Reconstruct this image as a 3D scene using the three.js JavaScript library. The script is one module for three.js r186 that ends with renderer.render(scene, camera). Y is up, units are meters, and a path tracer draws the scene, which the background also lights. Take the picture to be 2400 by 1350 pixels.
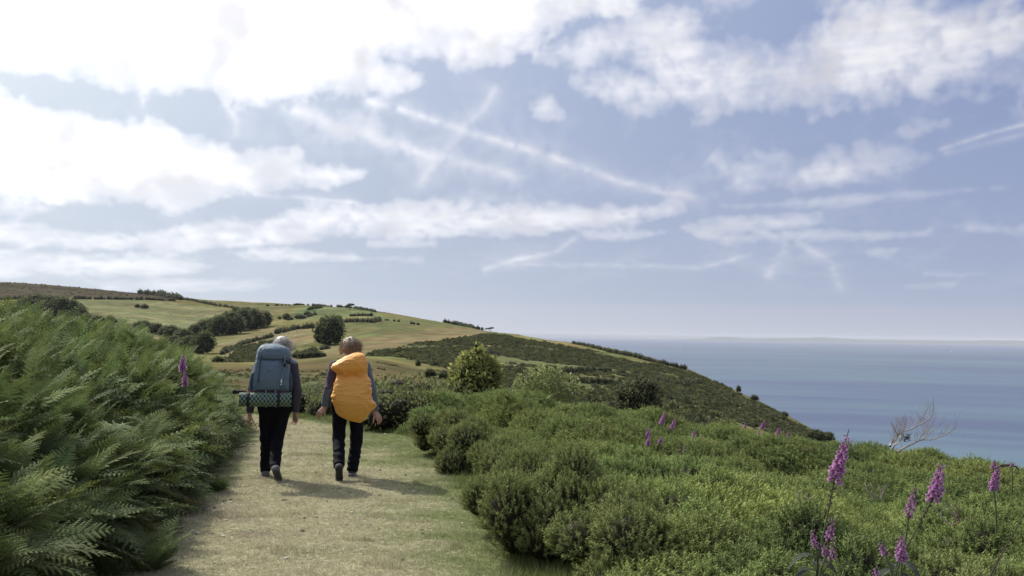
import * as THREE from 'three';
import { mergeGeometries } from 'three/addons/utils/BufferGeometryUtils.js';
import { ImprovedNoise } from 'three/addons/math/ImprovedNoise.js';

// ---------------------------------------------------------------- camera, sky, sun, exposure
const scene = new THREE.Scene();
const FPX = 2355, EYE = 1.75;                       // focal length in photo pixels, eye height in metres
const camera = new THREE.PerspectiveCamera(2 * Math.atan(675 / FPX) * 180 / Math.PI, 16 / 9, 0.1, 120000);
camera.position.set(0, EYE, 0);
camera.rotation.set(Math.atan(106.5 / FPX), 0, 0.0135, 'YXZ');
camera.focus = 13.5; camera.userData.fStop = 7;
camera.updateMatrixWorld(true);
const renderer = new THREE.WebGLRenderer({ antialias: true });
renderer.toneMapping = THREE.LinearToneMapping;
renderer.toneMappingExposure = 1.3;
renderer.shadowMap.enabled = true;

const SUN_AZ = -45, SUN_EL = 44, DEG = Math.PI / 180;   // degrees; azimuth from straight ahead, right positive
const sunDir = new THREE.Vector3(Math.sin(SUN_AZ * DEG) * Math.cos(SUN_EL * DEG), Math.sin(SUN_EL * DEG), -Math.cos(SUN_AZ * DEG) * Math.cos(SUN_EL * DEG));
const sun = new THREE.DirectionalLight(new THREE.Color(1, 0.95, 0.86), 4.0);
sun.name = 'sun';
sun.position.copy(sunDir).multiplyScalar(120);
sun.castShadow = true; sun.shadow.radius = 1.5;
Object.assign(sun.shadow.camera, { left: -40, right: 40, top: 40, bottom: -40, near: 1, far: 400 });
scene.add(sun);
scene.fog = new THREE.FogExp2(new THREE.Color(0.86, 0.9, 1.0), 0.000022);

// ---------------------------------------------------------------- small helpers
const V3 = (x, y, z) => new THREE.Vector3(x, y, z);
function rngOf(seed) { let s = seed >>> 0; return () => { s = (s + 0x6d2b79f5) | 0; let t = Math.imul(s ^ (s >>> 15), 1 | s); t = (t + Math.imul(t ^ (t >>> 7), 61 | t)) ^ t; return ((t ^ (t >>> 14)) >>> 0) / 4294967296; }; }
const perlin = new ImprovedNoise();
const noise = (x, y, z = 0) => perlin.noise(x + 17.31, y + 5.77, z + 9.13);
function fbm(x, y, z, oct) { let a = 0.5, s = 0; for (let i = 0; i < oct; i++) { s += a * noise(x, y, z); x = x * 2.03 + 3.1; y = y * 2.03 + 1.7; z = z * 2.03 + 4.3; a *= 0.5; } return s; }
const clamp = (x, a = 0, b = 1) => Math.min(b, Math.max(a, x));
const smooth = (a, b, x) => { const t = clamp((x - a) / (b - a)); return t * t * (3 - 2 * t); };
const lerp = (a, b, t) => a + (b - a) * t;
function table(pts, x) {                                 // smooth piecewise interpolation of [x, value] pairs
  if (x <= pts[0][0]) return pts[0][1];
  for (let i = 1; i < pts.length; i++) if (x <= pts[i][0]) {
    const [x0, y0] = pts[i - 1], [x1, y1] = pts[i], d = x1 - x0, t = (x - x0) / d;
    const m0 = i > 1 ? (y1 - pts[i - 2][1]) / (x1 - pts[i - 2][0]) : (y1 - y0) / d;
    const m1 = i < pts.length - 1 ? (pts[i + 1][1] - y0) / (pts[i + 1][0] - x0) : (y1 - y0) / d;
    const t2 = t * t, t3 = t2 * t;
    return (2 * t3 - 3 * t2 + 1) * y0 + (t3 - 2 * t2 + t) * d * m0 + (-2 * t3 + 3 * t2) * y1 + (t3 - t2) * d * m1;
  }
  return pts[pts.length - 1][1];
}
const usedNames = {};
function numbered(n) { n = n.replace(/_\d{3}$/, ''); const k = usedNames[n] = (usedNames[n] ?? -1) + 1; return k ? n + '_' + String(k).padStart(3, '0') : n; }
function tag(o, label, category, group, kind) { Object.assign(o.userData, { label, category }); if (group) o.userData.group = group; if (kind) o.userData.kind = kind; return o; }
function thing(name, label, category, pos = [0, 0, 0], turn = 0, group) {
  const o = new THREE.Group(); o.name = numbered(name); o.position.set(...pos); o.rotation.y = turn; scene.add(o);
  return tag(o, label, category, group);
}
function part(name, geometry, material, parent) {
  const m = new THREE.Mesh(geometry, material); m.name = name; m.castShadow = m.receiveShadow = true; parent.add(m); return m;
}
function structure(name, geometry, material, label) {
  const m = part(name, geometry, material, scene); m.userData.kind = 'structure'; if (label) m.userData.label = label; return m;
}
// where a photo point at horizontal distance d stands in the world
function ray(px, py) { return V3((px - 1200) / FPX, -(py - 675) / FPX, -1).applyEuler(camera.rotation); }
function at(px, py, d) { const r = ray(px, py), k = d / Math.hypot(r.x, r.z); return V3(r.x * k, EYE + r.y * k, r.z * k); }

// triangles with vertex colours
class Tris {
  constructor() { this.p = []; this.c = []; this.n = []; }
  tri(a, b, c, col, nrm) {
    const p = this.p; p.push(a.x, a.y, a.z, b.x, b.y, b.z, c.x, c.y, c.z);
    for (let i = 0; i < 3; i++) { const k = Array.isArray(col[0]) ? col[i] : col; this.c.push(k[0], k[1], k[2]); }
    if (!nrm) { const e = V3(b.x - a.x, b.y - a.y, b.z - a.z), f = V3(c.x - a.x, c.y - a.y, c.z - a.z); nrm = e.cross(f).normalize(); }
    for (let i = 0; i < 3; i++) this.n.push(nrm.x, nrm.y, nrm.z);
  }
  geo() {
    const g = new THREE.BufferGeometry();
    g.setAttribute('position', new THREE.BufferAttribute(new Float32Array(this.p), 3));
    g.setAttribute('normal', new THREE.BufferAttribute(new Float32Array(this.n), 3));
    g.setAttribute('color', new THREE.BufferAttribute(new Float32Array(this.c), 3));
    return g;
  }
}
function frameOf(dir, rnd) {                               // two unit vectors across dir, turned at random
  const d = dir.clone().normalize(), h = Math.abs(d.y) < 0.9 ? V3(0, 1, 0) : V3(1, 0, 0);
  const a = h.clone().cross(d).normalize(), b = d.clone().cross(a), t = rnd() * 6.283;
  return [a.clone().multiplyScalar(Math.cos(t)).addScaledVector(b, Math.sin(t)), b.multiplyScalar(Math.cos(t)).addScaledVector(a, -Math.sin(t)), d];
}
function leaf(T, at, dir, side, len, wid, col) {           // a pointed leaf folded along its midrib: 4 triangles
  const tip = at.clone().addScaledVector(dir, len), mid = at.clone().addScaledVector(dir, len * 0.45), up = dir.clone().cross(side);
  const l = mid.clone().addScaledVector(side, wid / 2).addScaledVector(up, wid * 0.12), r = mid.clone().addScaledVector(side, -wid / 2).addScaledVector(up, wid * 0.12);
  T.tri(at, l, tip, col); T.tri(at, tip, r, col);
}
function tube(T, pts, radii, col, sides = 5) {             // tapered tube through points
  let prev = null;
  for (let i = 0; i < pts.length; i++) {
    const d = pts[Math.min(i + 1, pts.length - 1)].clone().sub(pts[Math.max(i - 1, 0)]).normalize(), h = Math.abs(d.y) < 0.9 ? V3(0, 1, 0) : V3(1, 0, 0);
    const a = h.clone().cross(d).normalize(), b = d.clone().cross(a), ring = [];
    for (let k = 0; k < sides; k++) { const t = k / sides * 6.2832; ring.push([pts[i].clone().addScaledVector(a, Math.cos(t) * radii[i]).addScaledVector(b, Math.sin(t) * radii[i]), a.clone().multiplyScalar(Math.cos(t)).addScaledVector(b, Math.sin(t))]); }
    if (prev) for (let k = 0; k < sides; k++) { const q = (k + 1) % sides; const n = prev[k][1].clone().add(prev[q][1]).normalize(); T.tri(prev[k][0], prev[q][0], ring[k][0], col, n); T.tri(prev[q][0], ring[q][0], ring[k][0], col, n); }
    prev = ring;
  }
}
const std = (o) => new THREE.MeshStandardMaterial({ roughness: 0.9, side: THREE.DoubleSide, ...o });
const matte = (o) => new THREE.MeshPhysicalMaterial({ roughness: 1, side: THREE.DoubleSide, specularIntensity: 0, ...o });
const leafMat = (through = 0.35, o = {}) => new THREE.MeshPhysicalMaterial({ vertexColors: true, roughness: 1, transmission: through, thickness: 0, side: THREE.DoubleSide, specularIntensity: 0.25, ...o });
// ---------------------------------------------------------------- the sky: air and clouds by azimuth and elevation
{
  const W = 4096, H = 2048, data = new Float32Array(W * H * 4);
  const q = (x, y) => [(x - 1200) / 41.1, (782 + (x - 1200) * 0.0135 - y) / 41.1];     // authored numbers to degrees of azimuth and elevation
  const bank = (pts, o) => { const p = pts.map(([x, y]) => q(x, y)); const xs = p.map((v) => v[0]), ys = p.map((v) => v[1]); return { p, soft: 0.8, op: 1, amp: 1.2, ...o, box: [Math.min(...xs) - 4, Math.max(...xs) + 4, Math.min(...ys) - 4, Math.max(...ys) + 4] }; };
  const trail = (pts, w, op, rough = 0.5) => { const p = pts.map(([x, y]) => q(x, y)); const xs = p.map((v) => v[0]), ys = p.map((v) => v[1]); w /= 41.1; return { p, w, op, rough, box: [Math.min(...xs) - 3 * w - 1, Math.max(...xs) + 3 * w + 1, Math.min(...ys) - 3 * w - 1, Math.max(...ys) + 3 * w + 1] }; };
  const banks = [
    bank([[-900, -900], [-900, 215], [60, 232], [300, 250], [560, 258], [760, 236], [930, 226], [972, 196], [890, 152], [1010, 150], [1160, 150], [1250, 128], [1310, 70], [1430, 40], [1560, -30], [1700, -900]], { soft: 0.9, op: 1, amp: 1.3, crisp: 1.25 }),
    bank([[1250, 140], [1420, 80], [1560, 60], [1650, 120], [1740, 100], [1810, 120], [1900, 105], [2100, 65], [2250, 85], [2330, 150], [2220, 210], [2090, 240], [1970, 278], [1880, 290], [1780, 270], [1650, 278], [1500, 258], [1375, 235], [1350, 200], [1470, 190], [1540, 205], [1470, 150]], { soft: 1.4, op: 0.94, amp: 1.3, fine: 0.3 }),
    bank([[1640, -60], [1700, 25], [1820, 60], [2000, 62], [2150, 40], [2420, 55], [2900, 20], [2900, -500], [1640, -500]], { soft: 2.2, op: 0.75, amp: 1.8, fine: 0.3 }),
    bank([[2150, 170], [2420, 120], [2600, 170], [2400, 270], [2220, 270], [2150, 230]], { soft: 2, op: 0.42, amp: 2.0 }),
    bank([[-900, 240], [60, 262], [130, 305], [260, 325], [400, 325], [490, 345], [560, 388], [690, 362], [720, 405], [860, 408], [850, 428], [720, 440], [560, 468], [480, 492], [300, 498], [100, 498], [-900, 505]], { soft: 0.7, op: 0.99, amp: 1.1, crisp: 1.2 }),
    bank([[355, 575], [480, 540], [640, 520], [720, 490], [860, 484], [1000, 476], [1150, 484], [1300, 490], [1590, 484], [1600, 500], [1480, 532], [1200, 548], [1000, 556], [780, 548], [740, 572], [600, 586], [420, 592]], { soft: 0.6, op: 0.9, amp: 0.8 }),
    bank([[-400, 540], [60, 542], [200, 560], [355, 572], [345, 596], [100, 598], [-400, 592]], { soft: 0.5, op: 0.85, amp: 0.7 }),
    bank([[540, 600], [700, 588], [840, 600], [850, 612], [700, 617]], { soft: 0.35, op: 0.85, amp: 0.4 }),
    bank([[840, 606], [990, 604], [990, 612], [840, 613]], { soft: 0.3, op: 0.45, amp: 0.3 }),
    bank([[860, 565], [1020, 568], [1020, 582], [860, 580]], { soft: 0.3, op: 0.5, amp: 0.3 }),
    bank([[-400, 615], [120, 604], [300, 614], [510, 635], [420, 652], [200, 662], [-400, 668]], { soft: 0.6, op: 0.8, amp: 0.7 }),
    bank([[250, 668], [450, 660], [655, 668], [640, 680], [300, 690]], { soft: 0.4, op: 0.6, amp: 0.5 }),
    bank([[-200, 505], [120, 500], [190, 515], [120, 530], [-200, 530]], { soft: 0.5, op: 0.6, amp: 0.7 }),
    bank([[1242, 250], [1265, 230], [1300, 238], [1306, 268], [1280, 285], [1245, 276]], { soft: 0.7, op: 0.75, amp: 0.7 }),
    bank([[1720, 395], [1800, 374], [1880, 386], [1950, 371], [2060, 386], [2150, 402], [2000, 440], [1900, 452], [1740, 458]], { soft: 0.9, op: 0.45, amp: 0.9 }),
    bank([[1850, 415], [1890, 403], [1965, 410], [1955, 432], [1870, 434]], { soft: 0.5, op: 0.75, amp: 0.5 }),
    bank([[1600, 535], [1720, 512], [1900, 522], [1880, 545], [1640, 556]], { soft: 0.5, op: 0.6, amp: 0.6 }),
    bank([[1640, 556], [1880, 552], [2130, 560], [2120, 572], [1700, 574]], { soft: 0.35, op: 0.55, amp: 0.4 }),
    bank([[1680, 488], [1900, 478], [2120, 474], [2290, 476], [2120, 486], [1720, 500]], { soft: 0.4, op: 0.42, amp: 0.5 }),
    bank([[2180, 552], [2420, 560], [2800, 560], [2800, 580], [2300, 574]], { soft: 0.5, op: 0.38, amp: 0.5 }),
    bank([[1365, 550], [1450, 542], [1555, 550], [1450, 566], [1370, 564]], { soft: 0.35, op: 0.65, amp: 0.4 }),
    bank([[1995, 600], [2030, 594], [2065, 600], [2040, 612], [2005, 610]], { soft: 0.3, op: 0.45, amp: 0.3 }),
    bank([[2070, 340], [2110, 325], [2165, 330], [2120, 352], [2095, 370]], { soft: 0.5, op: 0.42, amp: 0.8 }),
    bank([[2115, 650], [2240, 654], [2230, 660], [2120, 656]], { soft: 0.25, op: 0.35, amp: 0.2 }),
    bank([[2100, 672], [2180, 674], [2170, 682], [2080, 680]], { soft: 0.3, op: 0.25, amp: 0.2 }),
    bank([[1000, 470], [1100, 455], [1250, 470], [1200, 485], [1000, 486]], { soft: 0.6, op: 0.3, amp: 0.8 }),
    bank([[700, 280], [850, 270], [900, 330], [760, 330]], { soft: 0.8, op: 0.35, amp: 1.2 }),
  ];
  const trails = [
    trail([[820, 238], [960, 272], [1080, 308], [1280, 366], [1450, 428], [1560, 452], [1670, 478]], 16, 0.62, 0.9),
    trail([[640, 258], [800, 308], [1000, 366], [1130, 395], [1260, 420]], 26, 0.5, 0.9),
    trail([[1165, 200], [1130, 262], [1090, 295], [1040, 362], [1005, 400], [958, 478]], 17, 0.36, 1.3),
    trail([[2140, 390], [2250, 360], [2330, 348], [2420, 338]], 5, 0.6, 0.4),
    trail([[1120, 635], [1200, 610], [1300, 588], [1365, 542]], 11, 0.38),
    trail([[545, 462], [700, 470], [860, 480]], 8, 0.45),
    trail([[1845, 570], [1890, 600], [1925, 625], [1950, 700]], 15, 0.3, 0.8),
    trail([[1835, 575], [1805, 620], [1780, 665]], 17, 0.3, 0.8),
    trail([[1150, 620], [1450, 622], [1640, 634], [1780, 592]], 8, 0.28),
    trail([[1660, 372], [1700, 410], [1760, 460]], 30, 0.36, 1.0),
    trail([[530, 262], [560, 300], [560, 350]], 16, 0.4, 1.0),
    trail([[2150, 398], [2260, 378], [2330, 368]], 9, 0.22, 0.9),
  ];
  const inPoly = (p, x, y) => { let c = false; for (let i = 0, j = p.length - 1; i < p.length; j = i++) if ((p[i][1] > y) !== (p[j][1] > y) && x < (p[j][0] - p[i][0]) * (y - p[i][1]) / (p[j][1] - p[i][1]) + p[i][0]) c = !c; return c; };
  const segDist = (p, x, y, closed) => { let best = 1e9, along = 0; const n = p.length; for (let i = closed ? 0 : 1; i < n; i++) { const a = p[(i + n - 1) % n], b = p[i], dx = b[0] - a[0], dy = b[1] - a[1], t = clamp(((x - a[0]) * dx + (y - a[1]) * dy) / (dx * dx + dy * dy)); const d = Math.hypot(x - a[0] - dx * t, y - a[1] - dy * t); if (d < best) { best = d; along = (i - 1 + t) / (n - 1); } } return [best, along]; };
  const sd = [sunDir.x, sunDir.y, sunDir.z];
  for (let row = 0; row < H; row++) {
    const el = ((row + 0.5) / H - 0.5) * 180, ce = Math.cos(el * DEG), se = Math.sin(el * DEG);
    for (let col = 0; col < W; col++) {
      const o = (row * W + col) * 4; data[o + 3] = 1;
      if (el < -1.5) { if (row && el < -2) { data[o] = 0.2; data[o + 1] = 0.24; data[o + 2] = 0.28; continue; } }
      const round = ((col + 0.5) / W - 0.5) * 360, az = ((round + 90 + 540) % 360) - 180;
      const cosg = Math.cos(round * DEG) * ce * sd[0] + se * sd[1] + Math.sin(round * DEG) * ce * sd[2], gam = Math.acos(clamp(cosg, -1, 1)) / DEG;
      const g2 = Math.exp(-gam / 17.5), e = Math.max(el, 0), t = Math.exp(-e / 9);
      let r = 0.115 + 0.27 * t + 3.9 * g2, g = 0.178 + 0.26 * t + 4.0 * g2, b = 0.42 + 0.14 * t + 3.1 * g2;
      const low = smooth(1.95, 1.5, el + 0.08 * noise(az * 0.25, el * 2)) * 0.85;            // the pale bank of haze lying on the sea
      r = lerp(r, r * 0.96 + 0.065, low); g = lerp(g, g * 0.96 + 0.04, low); b = lerp(b, b * 0.97 + 0.02, low);
      // clouds
      let cover = 0;
      const inner = az > -40 && az < 40 && el > -1 && el < 30;
      const sx = 0.16, sy = 0.16 + 0.5 * Math.exp(-e / 6);
      const w1 = fbm(az * sx * 0.7, el * sy * 0.7, 3.3, 3), w2 = fbm(az * sx * 0.7 + 31, el * sy * 0.7, 8.1, 3);
      if (inner) {
        const n1 = fbm(az * sx * 1.5 + w1 * 0.9, el * sy * 2.6 + w2 * 0.9, 0.5, 6) * 1.8, n2 = fbm(az * sx * 8 + w2 * 1.5 + n1 * 0.6, el * sy * 13 + w1, 5.5, 6) * 1.6;
        const st = fbm(az * 0.35 + el * 0.2 + w1, el * 2.6 - az * 0.12, 12.5, 4) * 1.6;
        for (const k of banks) {
          if (az < k.box[0] || az > k.box[1] || el < k.box[2] || el > k.box[3]) continue;
          const d = segDist(k.p, az, el, true)[0] * (inPoly(k.p, az, el) ? 1 : -1), crisp = k.crisp ?? 1;
          const m = d / (k.soft * 1.35) + (n1 * 0.78 + n2 * (k.fine ?? 0.55)) * (0.45 + 0.3 * k.amp) + 0.15, a = (1 - Math.exp(-Math.max(0, m + 0.12) * 1.35 * crisp)) * k.op * (1 - (k.op < 0.99 ? 0.3 : 0.05) * smooth(0.2, -0.6, n1 * 0.6 + n2));
          cover = 1 - (1 - cover) * (1 - clamp(a * (1 + (k.op < 0.99 ? 0.35 : 0.1) * st)));
        }
        for (const k of trails) {
          if (az < k.box[0] || az > k.box[1] || el < k.box[2] || el > k.box[3]) continue;
          const [d0, along] = segDist(k.p, az + w1 * 0.3, el + w2 * 0.2, false), d = Math.max(0, d0 + 0.25 * k.w * k.rough * n2);
          const core = Math.exp(-Math.pow(d / (k.w * 0.55), 2)), halo = Math.exp(-d / k.w), a = (0.42 * core * (0.75 + 0.6 * n2) + 0.6 * halo * (0.6 + 0.9 * n2)) * k.op * 1.35 * (0.95 + 0.4 * n1) * smooth(0, 0.06, along) * smooth(1, 0.85, along);
          cover = 1 - (1 - cover) * (1 - clamp(a));
        }
        cover = clamp(cover + 0.06 * smooth(-0.1, 0.6, n1 + 0.5 * n2) * smooth(1.5, 4, el));
      }
      const out = Math.max(smooth(27, 40, Math.abs(az)), smooth(19, 28, el));
      if (out > 0 && el > 0) {                                                              // broken cloud goes on over the rest of the sky
        const k = 1 / (se + 0.12), px = Math.sin(az * DEG) * ce * k, pz = Math.cos(az * DEG) * ce * k;
        const n = fbm(px * 1.3 + w1 * 0.5, pz * 1.9 + w2 * 0.5, 2.2, 6);
        const a = smooth(-0.08, 0.22, n + 0.07) * 0.9 * smooth(1, 6, el);
        cover = lerp(cover, inner ? Math.max(a, cover * (1 - out)) : a, inner ? out : 1);
      }
      const shade = 1 - 0.3 * smooth(0.15, -0.35, fbm(az * sx * 1.8 + 9, el * sy * 3, 7.7, 5)) * cover;
      const c = Math.min(2.6, 0.66 + 4.6 * g2 + 0.12 * t);
      const cr = c * shade, cg = c * shade * 1.0, cb = (c * shade + 0.045) ;
      const q9 = 0.83; data[o] = q9 * lerp(r, cr, cover); data[o + 1] = q9 * lerp(g, cg, cover); data[o + 2] = q9 * lerp(b, cb, cover);
    }
  }
  const sky = new THREE.DataTexture(data, W, H, THREE.RGBAFormat, THREE.FloatType);
  sky.mapping = THREE.EquirectangularReflectionMapping; sky.magFilter = THREE.LinearFilter; sky.needsUpdate = true;
  scene.background = sky; scene.environment = sky;
}
// ---------------------------------------------------------------- the lie of the land
const SEA = -200;
const EDGE_L = [[-12, -1.9], [0, -2.4], [7.5, -3.08], [10.5, -3.5], [13.6, -4.05], [16.4, -4.6], [18.5, -5.2], [21, -6.2], [24, -8.2], [30, -13]];
const EDGE_R = [[-12, 1.5], [0, 0.95], [7.5, 0.29], [10.5, -0.2], [13.6, -0.63], [16.4, -1.35], [18, -2.4], [20, -4.0], [22, -6.2], [24, -8.1], [30, -12.9]];
const edgeL = (f) => table(EDGE_L, f), edgeR = (f) => table(EDGE_R, f);
// [photo column, height 34 m off, height 80 m off, six [distance, photo row] along the column, distance and height of the drop behind the crest]
const COLUMNS = [
  [-900, 0.6, -4, [150, 845], [280, 825], [380, 825], [700, 775], [1200, 710], [1900, 648], 2500, -40],
  [0, 0.4, -5, [150, 840], [280, 820], [380, 815], [700, 767], [1200, 713], [1900, 664], 2500, -20],
  [250, 0, -6, [150, 860], [280, 836], [380, 832], [700, 788], [1200, 720], [1900, 683], 2500, -20],
  [450, -1.2, -8, [150, 895], [280, 852], [380, 852], [650, 826], [1100, 745], [1700, 702], 2400, -40],
  [650, -1.6, -8.5, [150, 908], [280, 852], [360, 850], [620, 812], [1000, 755], [1450, 713], 2000, -60],
  [850, -1.6, -8.5, [150, 922], [270, 842], [330, 836], [560, 800], [900, 752], [1300, 726], 1700, -60],
  [1000, -1.8, -9, [150, 930], [260, 866], [330, 838], [520, 800], [800, 775], [1250, 749], 1600, -120],
  [1150, -2.2, -10, [150, 938], [240, 892], [330, 848], [480, 802], [680, 785], [1150, 778], 1500, -190],
  [1250, -2.2, -10, [140, 945], [230, 908], [330, 862], [470, 817], [600, 797], [720, 789], 1100, -200],
  [1450, -2.2, -11, [130, 968], [220, 930], [310, 892], [420, 860], [520, 838], [620, 821], 900, -205],
  [1600, -2.4, -12, [130, 1000], [200, 962], [290, 922], [390, 892], [470, 872], [560, 859], 800, -205],
  [1700, -2.6, -13, [120, 1032], [190, 1000], [270, 962], [360, 932], [430, 914], [510, 902], 720, -205],
  [1800, -3, -16, [120, 1080], [180, 1042], [250, 1007], [330, 982], [400, 964], [470, 952], 650, -205],
  [1950, -3.6, -20, [110, 1160], [170, 1122], [230, 1092], [300, 1067], [360, 1050], [410, 1040], 540, -205],
  [2100, -4.2, -25, [100, 1260], [160, 1220], [220, 1190], [280, 1170], [330, 1160], [380, 1156], 500, -205],
  [2400, -5, -30, [100, 1420], [150, 1390], [200, 1370], [260, 1355], [300, 1350], [340, 1348], 460, -205],
  [3200, -7, -40, [100, 1700], [150, 1680], [200, 1660], [260, 1650], [300, 1645], [340, 1643], 440, -205],
].map(([x, h34, h80, ...rest]) => {
  const [dropD, dropH] = rest.slice(-2), az = (p) => Math.atan2(ray(x, p).x, -ray(x, p).z);
  const d = [34, 80], h = [h34, h80];
  for (const [dd, y] of rest.slice(0, 6)) { d.push(dd); h.push(at(x, y, dd).y); }
  d.push(dropD); h.push(Math.max(dropH, -205)); d.push(dropD + 400); h.push(-205);
  return { az: az(850), d, h };
});
const profiles = new Map();
function profile(az) {                                        // the cut through the land along one bearing
  const key = Math.round(az * 4000); let p = profiles.get(key);
  if (!p) {
    p = { d: [], h: [], m: [] };
    for (let i = 0; i < 10; i++) { p.d.push(table(COLUMNS.map((c) => [c.az, Math.log(c.d[i])]), key / 4000)); p.h.push(table(COLUMNS.map((c) => [c.az, c.h[i]]), key / 4000)); }
    p.d = p.d.map(Math.exp);
    const n = 10, s = []; for (let i = 0; i < n - 1; i++) s.push((p.h[i + 1] - p.h[i]) / (p.d[i + 1] - p.d[i]));
    for (let i = 0; i < n; i++) p.m.push(i === 0 ? s[0] : i === n - 1 ? s[n - 2] : s[i - 1] * s[i] <= 0 ? 0 : 2 * s[i - 1] * s[i] / (s[i - 1] + s[i]));
    profiles.set(key, p);
  }
  return p;
}
function farHeight(az, r) {
  const { d, h, m } = profile(clamp(az, -1.25, 1.25));
  if (r <= d[0]) return h[0];
  for (let i = 1; i < 10; i++) if (r <= d[i]) { const w = d[i] - d[i - 1], t = (r - d[i - 1]) / w, t2 = t * t, t3 = t2 * t; return (2 * t3 - 3 * t2 + 1) * h[i - 1] + (t3 - 2 * t2 + t) * w * m[i - 1] + (-2 * t3 + 3 * t2) * h[i] + (t3 - t2) * w * m[i]; }
  return -205;
}
function nearHeight(x, f) {
  const l = edgeL(f) - x, r = x - edgeR(f);
  let h = 0.035 * noise(x * 0.9, f * 0.9, 1) + 0.012 * noise(x * 3, f * 3, 4);
  if (l > 0) h += 0.62 * smooth(0, 2.6, l) + 0.05 * Math.max(0, Math.min(l, 9) - 2);
  if (r > 0) h -= 0.1 * r + 0.0035 * r * r;
  return h;
}
function land(x, z) {
  const r = Math.hypot(x, z), az = Math.atan2(x, -z), f = -z;
  if (r < 20) return nearHeight(x, f);
  const k = smooth(20, 34, r), n = r > 30 ? 1 : k, far = Math.abs(az) > 1.3 ? -3 : farHeight(az, Math.max(r, 34));
  const bumps = n * (Math.min(1, r / 300) * 2.2 * fbm(x * 0.012, z * 0.012, 2, 4) + 0.25 * noise(x * 0.1, z * 0.1, 6));
  return lerp(r < 34 ? nearHeight(x, f) : 0, far, k) + bumps * (r < 34 ? 0.2 : smooth(34, 140, r));
}
// the point of the land that a photo point shows (a bearing and a fall of the eye line)
function hit(px, py, from = 40) {
  const dir = ray(px, py), az = Math.atan2(dir.x, -dir.z), k = dir.y / Math.hypot(dir.x, dir.z);
  let best = from, bestGap = 1e9;
  for (let d = from; d < 2450; d *= 1.006) {
    const x = Math.sin(az) * d, z = -Math.cos(az) * d, gap = (EYE + k * d - land(x, z)) / d;
    if (gap < 0) return V3(x, land(x, z), z);
    if (gap < bestGap) { bestGap = gap; best = d; }
  }
  const x = Math.sin(az) * best, z = -Math.cos(az) * best; return V3(x, land(x, z), z);
}
const inside = (poly, x, z) => { let c = false; for (let i = 0, j = poly.length - 1; i < poly.length; j = i++) if ((poly[i].z > z) !== (poly[j].z > z) && x < (poly[j].x - poly[i].x) * (z - poly[i].z) / (poly[j].z - poly[i].z) + poly[i].x) c = !c; return c; };
const onLand = (pts) => pts.map(([x, y]) => hit(x, y));

// fields, moor and scrub as they lie on the hills, drawn as a map seen from above (1 m to a pixel)
const MAP = { x0: -1500, z0: -2250, w: 2200, h: 2230 };
const POLY = {
  moor: onLand([[-900, 640], [0, 658], [150, 668], [330, 683], [400, 689], [430, 697], [395, 706], [200, 699], [0, 702], [-900, 700]]),
  fieldLeft: onLand([[-900, 716], [0, 712], [190, 701], [400, 708], [520, 724], [600, 742], [480, 775], [400, 780], [300, 764], [200, 742], [-900, 752]]),
  fieldLow: onLand([[-900, 756], [0, 745], [180, 742], [300, 762], [420, 800], [420, 850], [0, 850]]),
  fieldCrest: onLand([[420, 702], [560, 712], [700, 716], [650, 740], [560, 728]]),
  fieldGreen: onLand([[660, 745], [740, 714], [840, 722], [905, 740], [820, 740], [700, 752]]),
  fieldTan: onLand([[500, 808], [640, 768], [745, 770], [740, 800], [640, 830], [520, 835]]),
  fieldMid: onLand([[780, 780], [830, 744], [960, 745], [1100, 766], [960, 772], [840, 795]]),
  fieldSlope: onLand([[660, 845], [820, 802], [950, 778], [1120, 770], [1160, 784], [1050, 796], [960, 806], [850, 832]]),
  strip: onLand([[1160, 780], [1250, 792], [1430, 822], [1500, 838], [1620, 866], [1640, 880], [1480, 846], [1400, 824], [1230, 797]]),
  scrub: onLand([[850, 832], [960, 808], [1060, 797], [1160, 785], [1230, 798], [1400, 824], [1480, 848], [1640, 882], [1720, 915], [1850, 985], [1960, 1045], [1700, 1045], [1450, 985], [1200, 925], [1050, 872]]),
  gullyScrub: onLand([[505, 850], [560, 815], [640, 800], [690, 815], [640, 846]]),
  brownSlope: onLand([[380, 856], [690, 848], [850, 838], [1050, 876], [1200, 930], [1500, 990], [1500, 1040], [380, 1010]]),
  track: onLand([[1635, 880], [1650, 878], [1700, 905], [1740, 925], [1700, 915], [1655, 897]]),
  ferny: onLand([[1180, 925], [1420, 925], [1640, 960], [1900, 1035], [1700, 1040], [1400, 985], [1200, 960]]),
};
let hillMap;
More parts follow.
